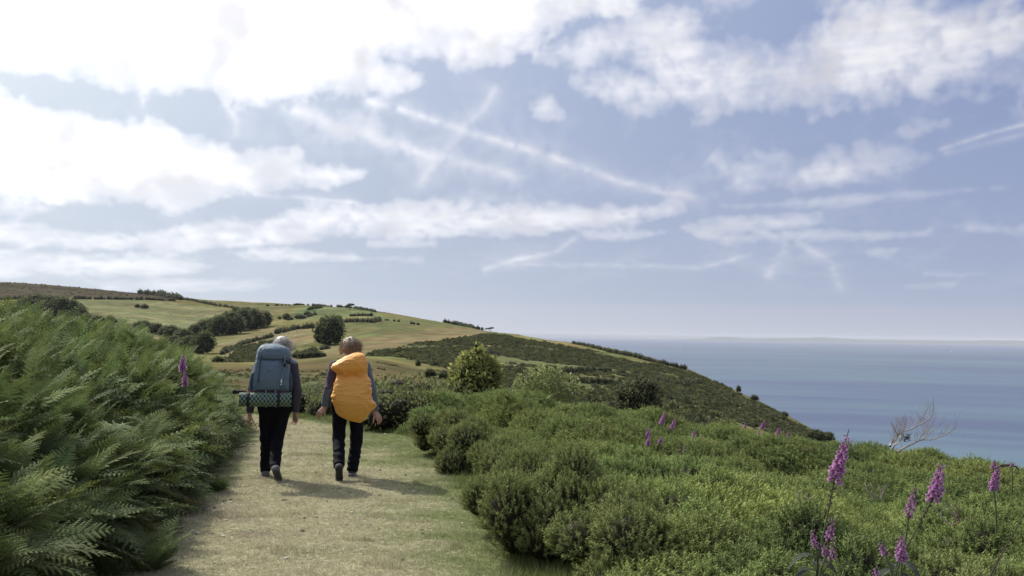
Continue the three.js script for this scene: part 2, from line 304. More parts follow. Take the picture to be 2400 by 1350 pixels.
{
  const S = 2048, cv = document.createElement('canvas'); cv.width = cv.height = S;
  const c = cv.getContext('2d'), X = (x) => (x - MAP.x0) / MAP.w * S, Y = (z) => (z - MAP.z0) / MAP.h * S;
  const css = (r, g, b) => { const k = (v) => Math.round(255 * (v <= 0.0031308 ? v * 12.92 : 1.055 * Math.pow(v, 1 / 2.4) - 0.055)); return `rgb(${k(r)},${k(g)},${k(b)})`; };
  c.fillStyle = css(0.11, 0.105, 0.045); c.fillRect(0, 0, S, S);
  c.fillStyle = css(0.105, 0.10, 0.044); c.fillRect(0, 0, S, Y(-420));
  const fill = (poly, col, blur = 1.5) => { c.save(); try { c.filter = `blur(${blur}px)`; } catch { /* sharp edges do */ } c.fillStyle = css(...col); c.beginPath(); poly.forEach((p, i) => (i ? c.lineTo(X(p.x), Y(p.z)) : c.moveTo(X(p.x), Y(p.z)))); c.closePath(); c.fill(); c.restore(); };
  fill(POLY.brownSlope, [0.068, 0.062, 0.032], 4); fill(POLY.fieldLow, [0.108, 0.106, 0.056]); fill(POLY.fieldLeft, [0.114, 0.114, 0.06]); fill(POLY.fieldCrest, [0.105, 0.097, 0.05]);
  fill(POLY.fieldGreen, [0.088, 0.104, 0.05]); fill(POLY.fieldTan, [0.132, 0.114, 0.062]); fill(POLY.fieldMid, [0.098, 0.1, 0.046]);
  fill(POLY.fieldSlope, [0.122, 0.103, 0.056]); fill(POLY.moor, [0.055, 0.047, 0.033]);
  fill(POLY.scrub, [0.085, 0.088, 0.043], 3); fill(POLY.gullyScrub, [0.075, 0.09, 0.04], 3); fill(POLY.ferny, [0.098, 0.102, 0.047], 5); fill(POLY.strip, [0.125, 0.113, 0.052]); fill(POLY.track, [0.2, 0.165, 0.10], 1);
  c.filter = 'none';
  const im = c.getImageData(0, 0, S, S), d = im.data;
  for (let j = 0; j < S; j++) for (let i = 0; i < S; i++) {
    const x = i * 1.07, z = j * 1.07, o = (j * S + i) * 4;
    const a = fbm(x * 0.011, z * 0.011, 1, 4), b = fbm(x * 0.09, z * 0.05, 5, 3), k = 1.12 + 0.4 * a + 0.4 * b, w = 0.2 * fbm(x * 0.022, z * 0.022, 11, 3);
    d[o] = clamp(d[o] * k * (1 + w), 0, 255); d[o + 1] = clamp(d[o + 1] * k, 0, 255); d[o + 2] = clamp(d[o + 2] * k * (1 + w * 0.3), 0, 255);
  }
  c.putImageData(im, 0, 0);
  hillMap = new THREE.CanvasTexture(cv); hillMap.colorSpace = THREE.SRGBColorSpace; hillMap.flipY = false; hillMap.wrapS = hillMap.wrapT = THREE.ClampToEdgeWrapping;
}
function polarSheet(a0, a1, na, r0, r1, nr, y, uvOf) {
  const p = [], uv = [], idx = [];
  for (let j = 0; j <= nr; j++) { const r = r0 * Math.pow(r1 / r0, j / nr); for (let i = 0; i <= na; i++) { const a = lerp(a0, a1, i / na), x = Math.sin(a) * r, z = -Math.cos(a) * r; p.push(x, y(x, z), z); uv.push(...uvOf(x, z)); } }
  for (let j = 0; j < nr; j++) for (let i = 0; i < na; i++) { const k = j * (na + 1) + i; idx.push(k, k + 1, k + na + 1, k + 1, k + na + 2, k + na + 1); }
  const g = new THREE.BufferGeometry(); g.setAttribute('position', new THREE.BufferAttribute(new Float32Array(p), 3)); g.setAttribute('uv', new THREE.BufferAttribute(new Float32Array(uv), 2)); g.setIndex(idx); g.computeVertexNormals(); return g;
}
structure('hills', polarSheet(-1.25, 1.25, 900, 34, 2700, 330, land, (x, z) => [(x - MAP.x0) / MAP.w, (z - MAP.z0) / MAP.h]), matte({ map: hillMap }));

// near ground: litter and turf under the plants
function paint(S, metres, of) {                                  // a repeating colour texture, S pixels to so many metres; of(x, y) gives linear colour
  const d = new Uint8Array(S * S * 4), k = (v) => 255 * (v <= 0.0031308 ? v * 12.92 : 1.055 * Math.pow(clamp(v), 1 / 2.4) - 0.055);
  for (let j = 0; j < S; j++) for (let i = 0; i < S; i++) { const o = (j * S + i) * 4, c = of(i / S * metres, j / S * metres); d[o] = k(c[0]); d[o + 1] = k(c[1]); d[o + 2] = k(c[2]); d[o + 3] = 255; }
  const t = new THREE.DataTexture(d, S, S); t.colorSpace = THREE.SRGBColorSpace; t.wrapS = t.wrapT = THREE.RepeatWrapping; t.magFilter = THREE.LinearFilter; t.needsUpdate = true; return t;
}
const soilMap = paint(1024, 20, (x, y) => { const n = fbm(x * 1.2, y * 1.2, 0, 5), m = fbm(x * 7, y * 7, 3, 3); const g = smooth(-0.15, 0.25, n); const k = 1 + 0.7 * m; return [lerp(0.075, 0.10, g) * k, lerp(0.055, 0.105, g) * k, lerp(0.035, 0.04, g) * k]; });
structure('ground', polarSheet(-Math.PI, Math.PI, 220, 0.4, 34.02, 130, land, (x, z) => [x / 20, z / 20]), matte({ map: soilMap }));
{ // under the camera's feet
  const g = new THREE.CircleGeometry(0.45, 24).rotateX(-Math.PI / 2); g.translate(0, nearHeight(0, 0) - 0.004, 0);
  structure('ground', g, std({ color: new THREE.Color(0.2, 0.17, 0.09), roughness: 1 })).name = 'ground_001';
}
// the trodden grass path
function turf(x, f) {                                           // linear colour of the turf
  const a = fbm(x * 0.35, f * 0.22, 0, 4), b = fbm(x * 1.1, f * 2.6, 4, 4), w = clamp((x - edgeL(f)) / (edgeR(f) - edgeL(f)));
  const side = smooth(0.25, 0.0, Math.min(w, 1 - w)) * 0.55 + smooth(0.5, 0.9, w) * 0.5;
  const green = clamp(0.2 + 1.7 * a + 1.2 * b + side - 0.42 * smooth(0.42, 0.1, Math.abs(w - 0.42))), bare = smooth(0.12, 0.42, fbm(x * 0.9 + 7, f * 1.7, 9, 4) + 0.16 * smooth(0.35, 0, Math.abs(w - 0.3)) - 0.03);
  const c = [lerp(0.42, 0.225, green), lerp(0.395, 0.255, green), lerp(0.265, 0.118, green)];
  return [lerp(c[0], 0.35, bare * 0.8), lerp(c[1], 0.295, bare * 0.8), lerp(c[2], 0.23, bare * 0.8)];
}
{
  const p = [], col = [], uv = [], idx = [], N = 80, M = 420;
  for (let j = 0; j <= M; j++) { const f = lerp(-11, 27, j / M); for (let i = 0; i <= N; i++) {
    const l = edgeL(f) - 0.15 + 0.14 * noise(f * 1.3, 2), r = edgeR(f) + 0.22 + 0.16 * noise(f * 1.1, 9), x = lerp(l, r, i / N), y = land(x, -f) + 0.022;
    p.push(x, y, -f); uv.push(x / 1.5, f / 1.5); const c = turf(x, f); col.push(...c);
  } }
  for (let j = 0; j < M; j++) for (let i = 0; i < N; i++) { const k = j * (N + 1) + i; idx.push(k, k + 1, k + N + 1, k + 1, k + N + 2, k + N + 1); }
  const g = new THREE.BufferGeometry(); g.setAttribute('position', new THREE.BufferAttribute(new Float32Array(p), 3)); g.setAttribute('color', new THREE.BufferAttribute(new Float32Array(col), 3)); g.setAttribute('uv', new THREE.BufferAttribute(new Float32Array(uv), 2)); g.setIndex(idx); g.computeVertexNormals();
  const grain = paint(512, 8, (x, y) => { const k = clamp(0.72 + 0.75 * fbm(x * 3, y * 3, 1, 5) + 0.5 * fbm(x * 9, y * 9, 7, 3), 0.25, 1); return [k, k, k * 0.97]; });
  structure('path', g, matte({ vertexColors: true, map: grain, bumpMap: grain, bumpScale: 0.015 }));
}
// sea, with drifting bands of ruffled and smooth water
{
  const g = polarSheet(-1.5, 1.5, 340, 250, 60000, 420, () => SEA, (x, z) => [x / 400, z / 400]), p = g.attributes.position, col = new Float32Array(p.count * 3);
  for (let i = 0; i < p.count; i++) {
    const x = p.getX(i), z = p.getZ(i), r = Math.hypot(x, z), s = Math.log(r);
    const n = fbm(x * 0.00022 + 4, s * 5.5 + x * 0.00003, 1, 5) * 1.3 + 0.6 * fbm(x * 0.0011, s * 26, 6, 4), k = smooth(-0.42, 0.48, n + 0.2 * smooth(6000, 2500, r));
    const far = smooth(5000, 30000, r);
    col.set([lerp(lerp(0.06, 0.084, k), 0.055, far * 0.7), lerp(lerp(0.084, 0.134, k), 0.08, far * 0.7), lerp(lerp(0.15, 0.178, k), 0.165, far * 0.7)], i * 3);
  }
  g.setAttribute('color', new THREE.BufferAttribute(col, 3));
  const ripple = paint(512, 400, (x, y) => { const k = 0.5 + 0.6 * fbm(x * 0.03, y * 0.09, 1, 5); return [k, k, k]; });
  ripple.colorSpace = THREE.NoColorSpace;
  structure('sea', g, new THREE.MeshPhysicalMaterial({ vertexColors: true, roughness: 0.55, specularIntensity: 0.22, bumpMap: ripple, bumpScale: 3 }));
}
// the far coast across the water
{
  const T = [], idx = []; const n = 160, rows = 7, prof = [0, 0.55, 0.9, 1, 0.85, 0.5, 0];
  for (let i = 0; i <= n; i++) { const px = lerp(1560, 2700, i / n), b = ray(px, 800), az = Math.atan2(b.x, -b.z), up = smooth(1560, 1700, px) * (0.55 + 0.9 * fbm(px * 0.006, 1, 1, 4) + 0.35 * smooth(1640, 1690, px) * smooth(1760, 1700, px) + 0.35 * smooth(1850, 1930, px) * smooth(2050, 1960, px) + 0.1);
    for (let j = 0; j < rows; j++) { const r = 46000 + j * 1200; T.push(Math.sin(az) * r, SEA - 6 + Math.max(0, 210 * up * prof[j]) + 4, -Math.cos(az) * r); } }
  for (let i = 0; i < n; i++) for (let j = 0; j < rows - 1; j++) { const k = i * rows + j; idx.push(k, k + rows, k + 1, k + 1, k + rows, k + rows + 1); }
  const g = new THREE.BufferGeometry(); g.setAttribute('position', new THREE.BufferAttribute(new Float32Array(T), 3)); g.setIndex(idx); g.computeVertexNormals();
  structure('distant_coast', g, matte({ color: new THREE.Color(0.09, 0.11, 0.09) }), 'faint low coast on the horizon across the sea');
}
// ---------------------------------------------------------------- plants close by
function instanced(name, geometry, material, list, parent) {       // list of [matrix, colour]
  const m = new THREE.InstancedMesh(geometry, material, list.length); m.name = name; m.castShadow = m.receiveShadow = true;
  list.forEach(([mat, col], i) => { m.setMatrixAt(i, mat); if (col) m.setColorAt(i, col); });
  parent.add(m); return m;
}
const basis = (x, y, z, pos, s) => new THREE.Matrix4().makeBasis(x.clone().multiplyScalar(s), y.clone().multiplyScalar(s), z.clone().multiplyScalar(s)).setPosition(pos);

// bracken: a frond of tapering leaflets cut into lobes, one metre long, lying along +x with its face up
function frondGeometry(seed, droop, coarse) {
  const R = rngOf(seed), T = new Tris(), pairs = coarse ? 9 : 15;
  const spine = (t) => V3(t * (1 - 0.12 * t), 0.16 * t - droop * t * t, 0.05 * Math.sin(t * 3 + seed));
  const pts = [], rad = []; for (let i = 0; i <= 8; i++) { pts.push(spine(i / 8)); rad.push(0.006 * (1 - i / 9)); }
  tube(T, pts, rad, [0.11, 0.13, 0.04], 3);
  for (let i = 0; i < pairs; i++) {
    const t = 0.06 + 0.93 * Math.pow(i / (pairs - 1), 0.92), o = spine(t), fwd = spine(Math.min(1, t + 0.02)).sub(spine(t - 0.02)).normalize();
    const L = (0.36 * Math.pow(1 - t, 0.72) + 0.015) * (t < 0.12 ? 0.9 : 1) * (0.9 + 0.2 * R());
    for (const s of [-1, 1]) {
      const side = V3(0, 0, s), dir = side.clone().multiplyScalar(0.9).addScaledVector(fwd, 0.42 + 0.25 * t).normalize();
      const up = fwd.clone().cross(side).multiplyScalar(s > 0 ? -1 : 1).normalize(); if (up.y < 0) up.negate();
      const bend = -0.16 + 0.3 * (R() - 0.5), across = dir.clone().cross(up).normalize(), lobes = coarse ? 3 : Math.max(3, Math.round(11 * Math.sqrt(L / 0.36)));
      const mid = (u) => o.clone().addScaledVector(dir, L * u).addScaledVector(up, (0.14 * u + bend * u * u) * L);
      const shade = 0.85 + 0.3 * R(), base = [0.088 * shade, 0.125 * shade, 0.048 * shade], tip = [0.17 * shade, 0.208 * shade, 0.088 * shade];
      for (let k = 0; k < lobes; k++) {
        const u0 = k / lobes, u1 = (k + 1.05) / lobes, w = L * (coarse ? 0.26 : 0.19) * Math.pow(1 - u0, 0.75) + 0.004, a = mid(u0), b = mid(Math.min(1, u1));
        for (const e of [-1, 1]) { const q = mid(u0 + 0.62 / lobes).addScaledVector(across, e * w).addScaledVector(dir, w * 0.45).addScaledVector(up, -w * 0.18); T.tri(a, e > 0 ? q : b, e > 0 ? b : q, [base, tip, base]); }
      }
    }
  }
  return T.geo();
}
const frondMat = leafMat(0.34, { roughness: 0.85, specularIntensity: 0.25 });
const fronds = [frondGeometry(11, 0.18), frondGeometry(12, 0.3), frondGeometry(13, 0.42), frondGeometry(14, 0.24), frondGeometry(15, 0.2, true), frondGeometry(16, 0.34, true), frondGeometry(17, 0.44, true)];
const BRACKEN_COL = (R) => { const k = 0.8 + 0.45 * R(), w = R(); return new THREE.Color(k * (0.92 + 0.25 * w), k * (0.98 + 0.08 * w), k * (0.95 - 0.15 * w)); };
function brackenTop(x, f) {                                    // height of the bracken over the ground
  const l = edgeL(f) - x; if (l < 0.02) return 0;
  const lump = 0.24 * fbm(x * 0.55, f * 0.55, 3, 3) + 0.12 * noise(x * 1.7, f * 1.7, 8);
  return (0.48 + 0.66 * smooth(0, 0.8, l - 0.2 * noise(f * 1.2, 5))) * (1 + lump) * lerp(1, 0.82, smooth(14, 21, f)) ;
}
{
  const R = rngOf(77), bracken = new THREE.Group(); bracken.name = 'bracken'; scene.add(bracken);
  tag(bracken, 'dense green bracken fern covering the bank left of the path', 'bracken', null, 'stuff');
  const lists = fronds.map(() => []), X = V3(), Y = V3(), Z = V3();
  const frond = (p, yaw, rise, roll, s, col) => {
    X.set(Math.cos(yaw) * Math.cos(rise), Math.sin(rise), -Math.sin(yaw) * Math.cos(rise)); Z.set(Math.sin(yaw), 0, Math.cos(yaw)); Y.crossVectors(Z, X);
    const y = Y.clone().multiplyScalar(Math.cos(roll)).addScaledVector(Z, Math.sin(roll)), z = X.clone().cross(y); lists[Math.hypot(p.x, p.z) > 9.5 + R() * 2 ? 4 + (R() * 3 | 0) : R() * 4 | 0].push([basis(X, y, z, p, s), col]);
  };
  const plant = (x, f) => {                                       // a stalk with its fronds arching out at several heights, bent by the wind
    const H = brackenTop(x, f) * (0.72 + 0.5 * R()), y0 = land(x, -f), l = edgeL(f) - x, edge = smooth(1.0, 0.1, l); if (H <= 0.05) return;
    const col = BRACKEN_COL(R), n = 5 + (R() * 4 | 0), turn = R() * 6.28, size = (0.75 + 0.5 * R()) * lerp(1, 0.85, smooth(8.5, 13, Math.hypot(x, f))), brown = R() < 0.03;
    for (let k = 0; k < n; k++) {
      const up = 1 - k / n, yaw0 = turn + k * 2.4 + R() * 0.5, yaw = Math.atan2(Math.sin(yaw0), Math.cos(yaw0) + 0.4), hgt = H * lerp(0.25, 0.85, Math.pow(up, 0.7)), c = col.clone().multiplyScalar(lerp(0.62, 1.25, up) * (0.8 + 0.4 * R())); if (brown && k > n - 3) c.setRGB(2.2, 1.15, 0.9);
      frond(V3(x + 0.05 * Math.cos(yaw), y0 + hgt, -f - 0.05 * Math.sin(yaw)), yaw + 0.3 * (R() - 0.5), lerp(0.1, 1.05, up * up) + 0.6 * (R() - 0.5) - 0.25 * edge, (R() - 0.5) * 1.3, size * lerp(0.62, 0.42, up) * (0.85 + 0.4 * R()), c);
    }
  };
  for (let k = 0; k < 6800; k++) {
    const r = Math.sqrt(lerp(3 * 3, 25 * 25, R())), az = lerp(-0.78, -0.1, R()), x = Math.sin(az) * r, f = Math.cos(az) * r;
    if (f < 2 || f > 22.5 || edgeL(f) - x < 0.03) continue;
    plant(x, f);
  }
  for (let k = 0; k < 420; k++) { const f = lerp(4, 21, R()); plant(edgeL(f) - 0.04 - 0.3 * R() - 0.25 * smooth(13, 19, f), f); }
  for (let k = 0; k < 500; k++) { const x = lerp(-13, -2, R()), f = lerp(-9, 3, R()); if (edgeL(f) - x > 0.1) plant(x, f); }      // goes on beside and behind the camera
  for (let k = 0; k < 2600; k++) {                                // and beyond the end of the path, where the plateau tips over
    const px = lerp(640, 900, R()), d = lerp(22.6, 29, R()), q = at(px, 900, d), n = fbm(q.x * 0.6, q.z * 0.6, 2, 3), yaw = R() * 6.28, rise = 0.1 + 0.5 * R(), s = 0.4 + 0.35 * R();
    X.set(Math.cos(yaw) * Math.cos(rise), Math.sin(rise), Math.sin(yaw) * Math.cos(rise)); Z.set(-Math.sin(yaw), 0, Math.cos(yaw)); Y.crossVectors(Z, X);
    lists[(R() * 4) | 0].push([basis(X, Y, Z, V3(q.x, land(q.x, q.z) + (0.35 + 0.9 * n + smooth(24, 29, d) * 0.9) * (0.4 + 0.6 * R()), q.z), s), BRACKEN_COL(R)]);
  }
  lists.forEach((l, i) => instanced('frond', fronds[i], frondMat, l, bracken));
  // ferns standing alone at the path edge
  for (const [px, py, d, s, label] of [[352, 1325, 7.75, 0.5, 'bright fern clump on the turf at the lower left edge of the path'], [512, 1150, 11.3, 0.3, 'yellowing fern clump low at the bracken edge left of the grey-haired walker']]) {
    const q = at(px, py, d), o = thing('fern', label, 'fern', [q.x, land(q.x, q.z), q.z]);
    for (let k = 0; k < 9; k++) { const yaw = k * 0.7 + R() * 0.5, rise = 0.75 + 0.4 * R(); X.set(Math.cos(yaw) * Math.cos(rise), Math.sin(rise), Math.sin(yaw) * Math.cos(rise)); Z.set(-Math.sin(yaw), 0, Math.cos(yaw)); Y.crossVectors(Z, X); const m = part('frond', fronds[k % 4], frondMat, o); basis(X, Y, Z, V3(0, 0, 0), s * (0.7 + 0.4 * R())).decompose(m.position, m.quaternion, m.scale); }
  }
}

// gorse: a lumpy dome set with spiny shoots
function shoot(T, at, dir, len, R, tint) {
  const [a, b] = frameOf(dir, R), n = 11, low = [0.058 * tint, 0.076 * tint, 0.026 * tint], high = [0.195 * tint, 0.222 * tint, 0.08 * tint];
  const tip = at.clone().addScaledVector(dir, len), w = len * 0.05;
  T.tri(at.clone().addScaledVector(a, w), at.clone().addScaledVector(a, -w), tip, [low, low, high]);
  for (let i = 0; i < n; i++) {
    const t = 0.15 + 0.8 * (i + R() * 0.6) / n, o = at.clone().addScaledVector(dir, len * t), th = i * 2.4 + R(), out = a.clone().multiplyScalar(Math.cos(th)).addScaledVector(b, Math.sin(th));
    const d = out.clone().addScaledVector(dir, 0.55 + 0.5 * R()).normalize(), l = len * (0.42 - 0.2 * t) * (0.8 + 0.4 * R()), s = d.clone().cross(dir).normalize().multiplyScalar(len * 0.045), k = (c) => [0, 1, 2].map((j) => lerp(low[j], high[j], c));
    T.tri(o.clone().add(s), o.clone().sub(s), o.clone().addScaledVector(d, l), [k(t * 0.8), k(t * 0.8), k(Math.min(1, t + 0.25))]);
  }
}
function gorseGeometry(seed, rx, h, count, size) {
  const R = rngOf(seed), T = new Tris(), lobes = [], brown = [0.03, 0.026, 0.016];
  lobes.push([V3(0, h * 0.42, 0), rx * 0.7, h * 0.5]);
  for (let i = 0; i < 18; i++) { const a = i * 2.4 + R(), r = rx * Math.sqrt(R()) * 0.9, s = rx * (0.18 + 0.2 * R()); lobes.push([V3(Math.cos(a) * r, h * (0.35 + 0.5 * R()) * (1 - 0.35 * (r / rx) ** 2), Math.sin(a) * r), s, s * (0.7 + 0.3 * R())]); }
  for (const [c, r, v] of lobes) {                                 // dead brown heart of the bush
    const g = new THREE.IcosahedronGeometry(1, 1), p = g.attributes.position; for (let i = 0; i < p.count; i += 3) { const q = [0, 1, 2].map((k) => V3(p.getX(i + k) * r * 0.8, p.getY(i + k) * v * 0.8, p.getZ(i + k) * r * 0.8).add(c)); T.tri(q[0], q[1], q[2], brown); }
  }
  const weights = lobes.map(([, r, v]) => r * v), total = weights.reduce((a, b) => a + b);
  for (let k = 0, made = 0; made < count && k < count * 6; k++) {
    let w = R() * total, i = 0; while ((w -= weights[i]) > 0) i++;
    const [c, r, v] = lobes[i], u = R() * 2 - 1, th = R() * 6.283, q = Math.sqrt(1 - u * u), n = V3(q * Math.cos(th), u, q * Math.sin(th));
    if (n.y < -0.55) continue;
    const p = V3(n.x * r, n.y * v, n.z * r).add(c); if (p.y < 0.03) continue;
    if (lobes.some(([c2, r2, v2], j) => j !== i && ((p.x - c2.x) / r2) ** 2 + ((p.y - c2.y) / v2) ** 2 + ((p.z - c2.z) / r2) ** 2 < 0.72)) continue;
    const dir = n.clone().add(V3((R() - 0.3) * 0.9, 0.55 + 0.4 * R(), (R() - 0.5) * 0.9)).normalize();
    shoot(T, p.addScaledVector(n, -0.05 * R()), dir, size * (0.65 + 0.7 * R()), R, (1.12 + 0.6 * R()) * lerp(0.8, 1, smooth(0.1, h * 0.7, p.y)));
    made++;
  }
  return T.geo();
}
const gorseMat = leafMat(0.15);
const gorse = [gorseGeometry(1, 0.62, 0.72, 4400, 0.078), gorseGeometry(2, 0.7, 0.66, 4600, 0.08), gorseGeometry(3, 0.55, 0.8, 4200, 0.075), gorseGeometry(4, 0.66, 0.6, 4400, 0.085)];
{
  // bushes along the path edge that stand out singly: photo point of the foot, distance, width scale, height scale, variant
  const EDGE = [
    [1225, 1265, 8.7, 0.72, 0.95, 2, 'shaggy gorse bush bulging over the right path edge, brown twigs at its foot'],
    [1345, 1335, 7.75, 0.85, 1.12, 0, 'large rounded gorse bush with a dark brown underside, lowest on the right path edge'],
    [1125, 1085, 12.8, 0.8, 0.85, 1, 'gorse bush with a dark hollow, right of the orange rain cover'],
    [1195, 1130, 11.6, 0.78, 0.9, 3, 'gorse bush behind the dock leaves, halfway along the right path edge'],
    [1060, 1062, 14.2, 0.8, 0.85, 2, 'narrow upright gorse bush at the bend on the right side of the path'],
    [1520, 1340, 6.9, 0.85, 0.95, 1, 'broad gorse bush at the bottom middle with deep shade under its front'],
    [1770, 1345, 6.2, 0.8, 0.85, 3, 'bright green gorse bush at the bottom edge left of the tall foxglove'],
    [2270, 1345, 6.2, 0.9, 0.95, 1, 'dark rounded gorse bush in the lower right corner behind the seeding foxglove'],
    [2050, 1380, 5.8, 0.75, 0.62, 0, 'low gorse bush under the small foxgloves at the bottom right'],
  ];
  for (const [px, py, d, w, h, v, label] of EDGE) {
    const q = at(px, py, d), o = thing('gorse_bush', label, 'gorse bush', [q.x, land(q.x, q.z) - 0.02, q.z], px * 0.7);
    part('foliage', gorse[v], gorseMat, o).scale.set(w * 1.08, h * 1.05, w * 1.08);
  }
  const R = rngOf(5), scrub = new THREE.Group(); scrub.name = 'gorse_scrub'; scene.add(scrub);
  tag(scrub, 'low mass of green gorse filling the slope right of the path', 'gorse', null, 'stuff');
  const tuft = (seed, n, wide, size) => { const r = rngOf(seed), T = new Tris(); for (let k = 0; k < n; k++) { const a = r() * 6.283, q = Math.sqrt(r()), p = V3(Math.cos(a) * q * wide, (1 - q * q) * wide * 0.45 - 0.03 - 0.1 * r() * r(), Math.sin(a) * q * wide), d = V3(Math.cos(a) * q * 0.9 + (r() - 0.3) * 0.7, 0.85, Math.sin(a) * q * 0.9 + (r() - 0.5) * 0.7).normalize(); shoot(T, p, d, size * (0.6 + 0.8 * r()), r, 0.75 + 0.5 * r()); } return T.geo(); };
  const tufts = [tuft(1, 46, 0.17, 0.085), tuft(2, 52, 0.2, 0.08), tuft(3, 40, 0.15, 0.095)], lists = tufts.map(() => []), domes = gorse.map(() => []);
  const cell = (x, f, size, salt) => { let best = 0; const i0 = Math.floor(x / size), j0 = Math.floor(f / size); for (let i = -1; i < 2; i++) for (let j = -1; j < 2; j++) { const r = rngOf((i0 + i) * 73856 + (j0 + j) * 19349 + salt), cx = (i0 + i + r()) * size, cf = (j0 + j + r()) * size, rad = size * (0.55 + 0.45 * r()), h = 0.6 + 0.5 * r(), q = 1 - ((x - cx) ** 2 + (f - cf) ** 2) / (rad * rad); if (q > 0) best = Math.max(best, Math.sqrt(q) * h); } return best; };
  const canopy = (x, f) => { const r = x - edgeR(f) - 0.12 * noise(f * 1.5, 3); return (0.02 + 0.74 * cell(x, f, 1.15, 7) + 0.16 * cell(x, f, 0.42, 11) + 0.2 * fbm(x * 0.35, f * 0.35, 5, 3)) * smooth(0.3, 1.0, r) * lerp(0.5, 0.9, smooth(7, 13, Math.hypot(x, f))) * lerp(1, 1.12, smooth(9, 18, Math.hypot(x, f))); };
  const green = (x, f) => { const n = fbm(x * 0.5, f * 0.5, 1, 4), far = smooth(13, 18, Math.hypot(x, f)), k = 1.06 + 0.45 * R() + 0.75 * n + 0.25 * far, w = smooth(-0.1, 0.4, n) * 0.12 + 0.08 * R(); return R() < 0.025 ? new THREE.Color(k * 1.3, k * 1.0, k * 1.1) : new THREE.Color(k * (0.88 + w * 0.9), k, k * (0.95 - w * 0.5)); };
  const X = V3(), Y = V3(), Z = V3();
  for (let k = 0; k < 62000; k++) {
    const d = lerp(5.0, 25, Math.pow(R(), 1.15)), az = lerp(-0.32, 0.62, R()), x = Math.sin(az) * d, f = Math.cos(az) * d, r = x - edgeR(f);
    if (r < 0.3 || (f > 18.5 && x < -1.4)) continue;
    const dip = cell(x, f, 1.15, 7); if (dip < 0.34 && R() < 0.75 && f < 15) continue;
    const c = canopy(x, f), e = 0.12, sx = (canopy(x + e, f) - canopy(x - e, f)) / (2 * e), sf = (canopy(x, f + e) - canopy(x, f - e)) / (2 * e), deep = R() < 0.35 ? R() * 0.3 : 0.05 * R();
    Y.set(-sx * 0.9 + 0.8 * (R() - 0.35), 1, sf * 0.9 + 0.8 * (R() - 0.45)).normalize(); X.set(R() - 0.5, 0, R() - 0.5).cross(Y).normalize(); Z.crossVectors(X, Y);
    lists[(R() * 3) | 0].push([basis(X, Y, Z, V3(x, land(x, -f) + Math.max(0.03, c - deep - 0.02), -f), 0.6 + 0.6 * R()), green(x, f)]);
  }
  for (let f = 3; f < 20; f += 0.6) for (let side = 0; side < 11; side++) {                     // fuller bushes along the edge and here and there in the mass
    const x = edgeR(f) + (side === 0 ? 0.5 + 0.3 * R() : lerp(1.2, 12, R())), d = Math.hypot(x, f); if (d < 5.6 || (side && R() < (d > 13 ? 0.75 : 0.3)) || (f > 18 && x < -1)) continue;
    const s = 0.55 + 0.45 * R(); domes[(R() * 4) | 0].push([new THREE.Matrix4().makeRotationY(R() * 6.28).scale(V3(s, s * (side ? 1.0 + 0.2 * R() : 0.9), s)).setPosition(x, land(x, -f) - 0.06, -f), green(x, f).multiplyScalar(0.85)]);
  }
  for (let k = 0; k < 190; k++) {                                 // big rounded bushes crowding the near slope
    const d = lerp(5.6, 14, Math.pow(R(), 1.1)), az = lerp(-0.05, 0.6, R()), x = Math.sin(az) * d, f = Math.cos(az) * d; if (x - edgeR(f) < 0.75) continue;
    const s = 0.62 + 0.5 * R(), m = new THREE.Matrix4().makeRotationY(R() * 6.28).scale(V3(s, s * (0.95 + 0.3 * R()) * lerp(0.9, 0.8, smooth(9, 14, d)), s)).setPosition(x, land(x, -f) - 0.06, -f); domes[(R() * 4) | 0].push([m, green(x, f).multiplyScalar(0.88)]);
  }
  for (let k = 0; k < 160; k++) { const x = lerp(2.2, 9, R()), f = lerp(-3, 4.4, R()); if (Math.hypot(x, f) > 3.4 && (f < 1.5 || Math.hypot(x, f) > 5.2 || Math.atan2(x, f) > 0.75)) domes[(R() * 4) | 0].push([new THREE.Matrix4().makeRotationY(R() * 6).setPosition(x, land(x, -f) - 0.05, -f), green(x, f)]); }
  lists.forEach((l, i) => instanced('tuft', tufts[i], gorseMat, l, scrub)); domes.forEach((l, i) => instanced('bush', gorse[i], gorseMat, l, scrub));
  // lighter fern along the far rim of the gorse
  const rim = new THREE.Group(), fl = fronds.map(() => []); rim.name = 'bracken_001'; scene.add(rim); tag(rim, 'pale green fern band along the far rim of the gorse before the hillside', 'bracken', null, 'stuff');
  for (let k = 0; k < 3600; k++) { const d = lerp(16.5, 24, R()), q = at(lerp(1120, 1760, R()), 960, d), n = noise(q.x * 0.5, q.z * 0.5, 4); if (n < -0.15 || q.x - edgeR(-q.z) < 1) continue; const yaw = (R() - 0.5) * 4, rise = 0.2 + 0.5 * R(); X.set(Math.cos(yaw) * Math.cos(rise), Math.sin(rise), -Math.sin(yaw) * Math.cos(rise)); Z.set(Math.sin(yaw), 0, Math.cos(yaw)); Y.crossVectors(Z, X); fl[(R() * 4) | 0].push([basis(X, Y, Z, V3(q.x, land(q.x, q.z) + canopy(q.x, -q.z) * (0.8 + 0.22 * R()), q.z), 0.15 + 0.14 * R()), new THREE.Color(1.25 + 0.3 * R(), 1.25 + 0.3 * R(), 1.15)]); }
  fl.forEach((l, i) => instanced('frond', fronds[i], frondMat, l, rim));
}

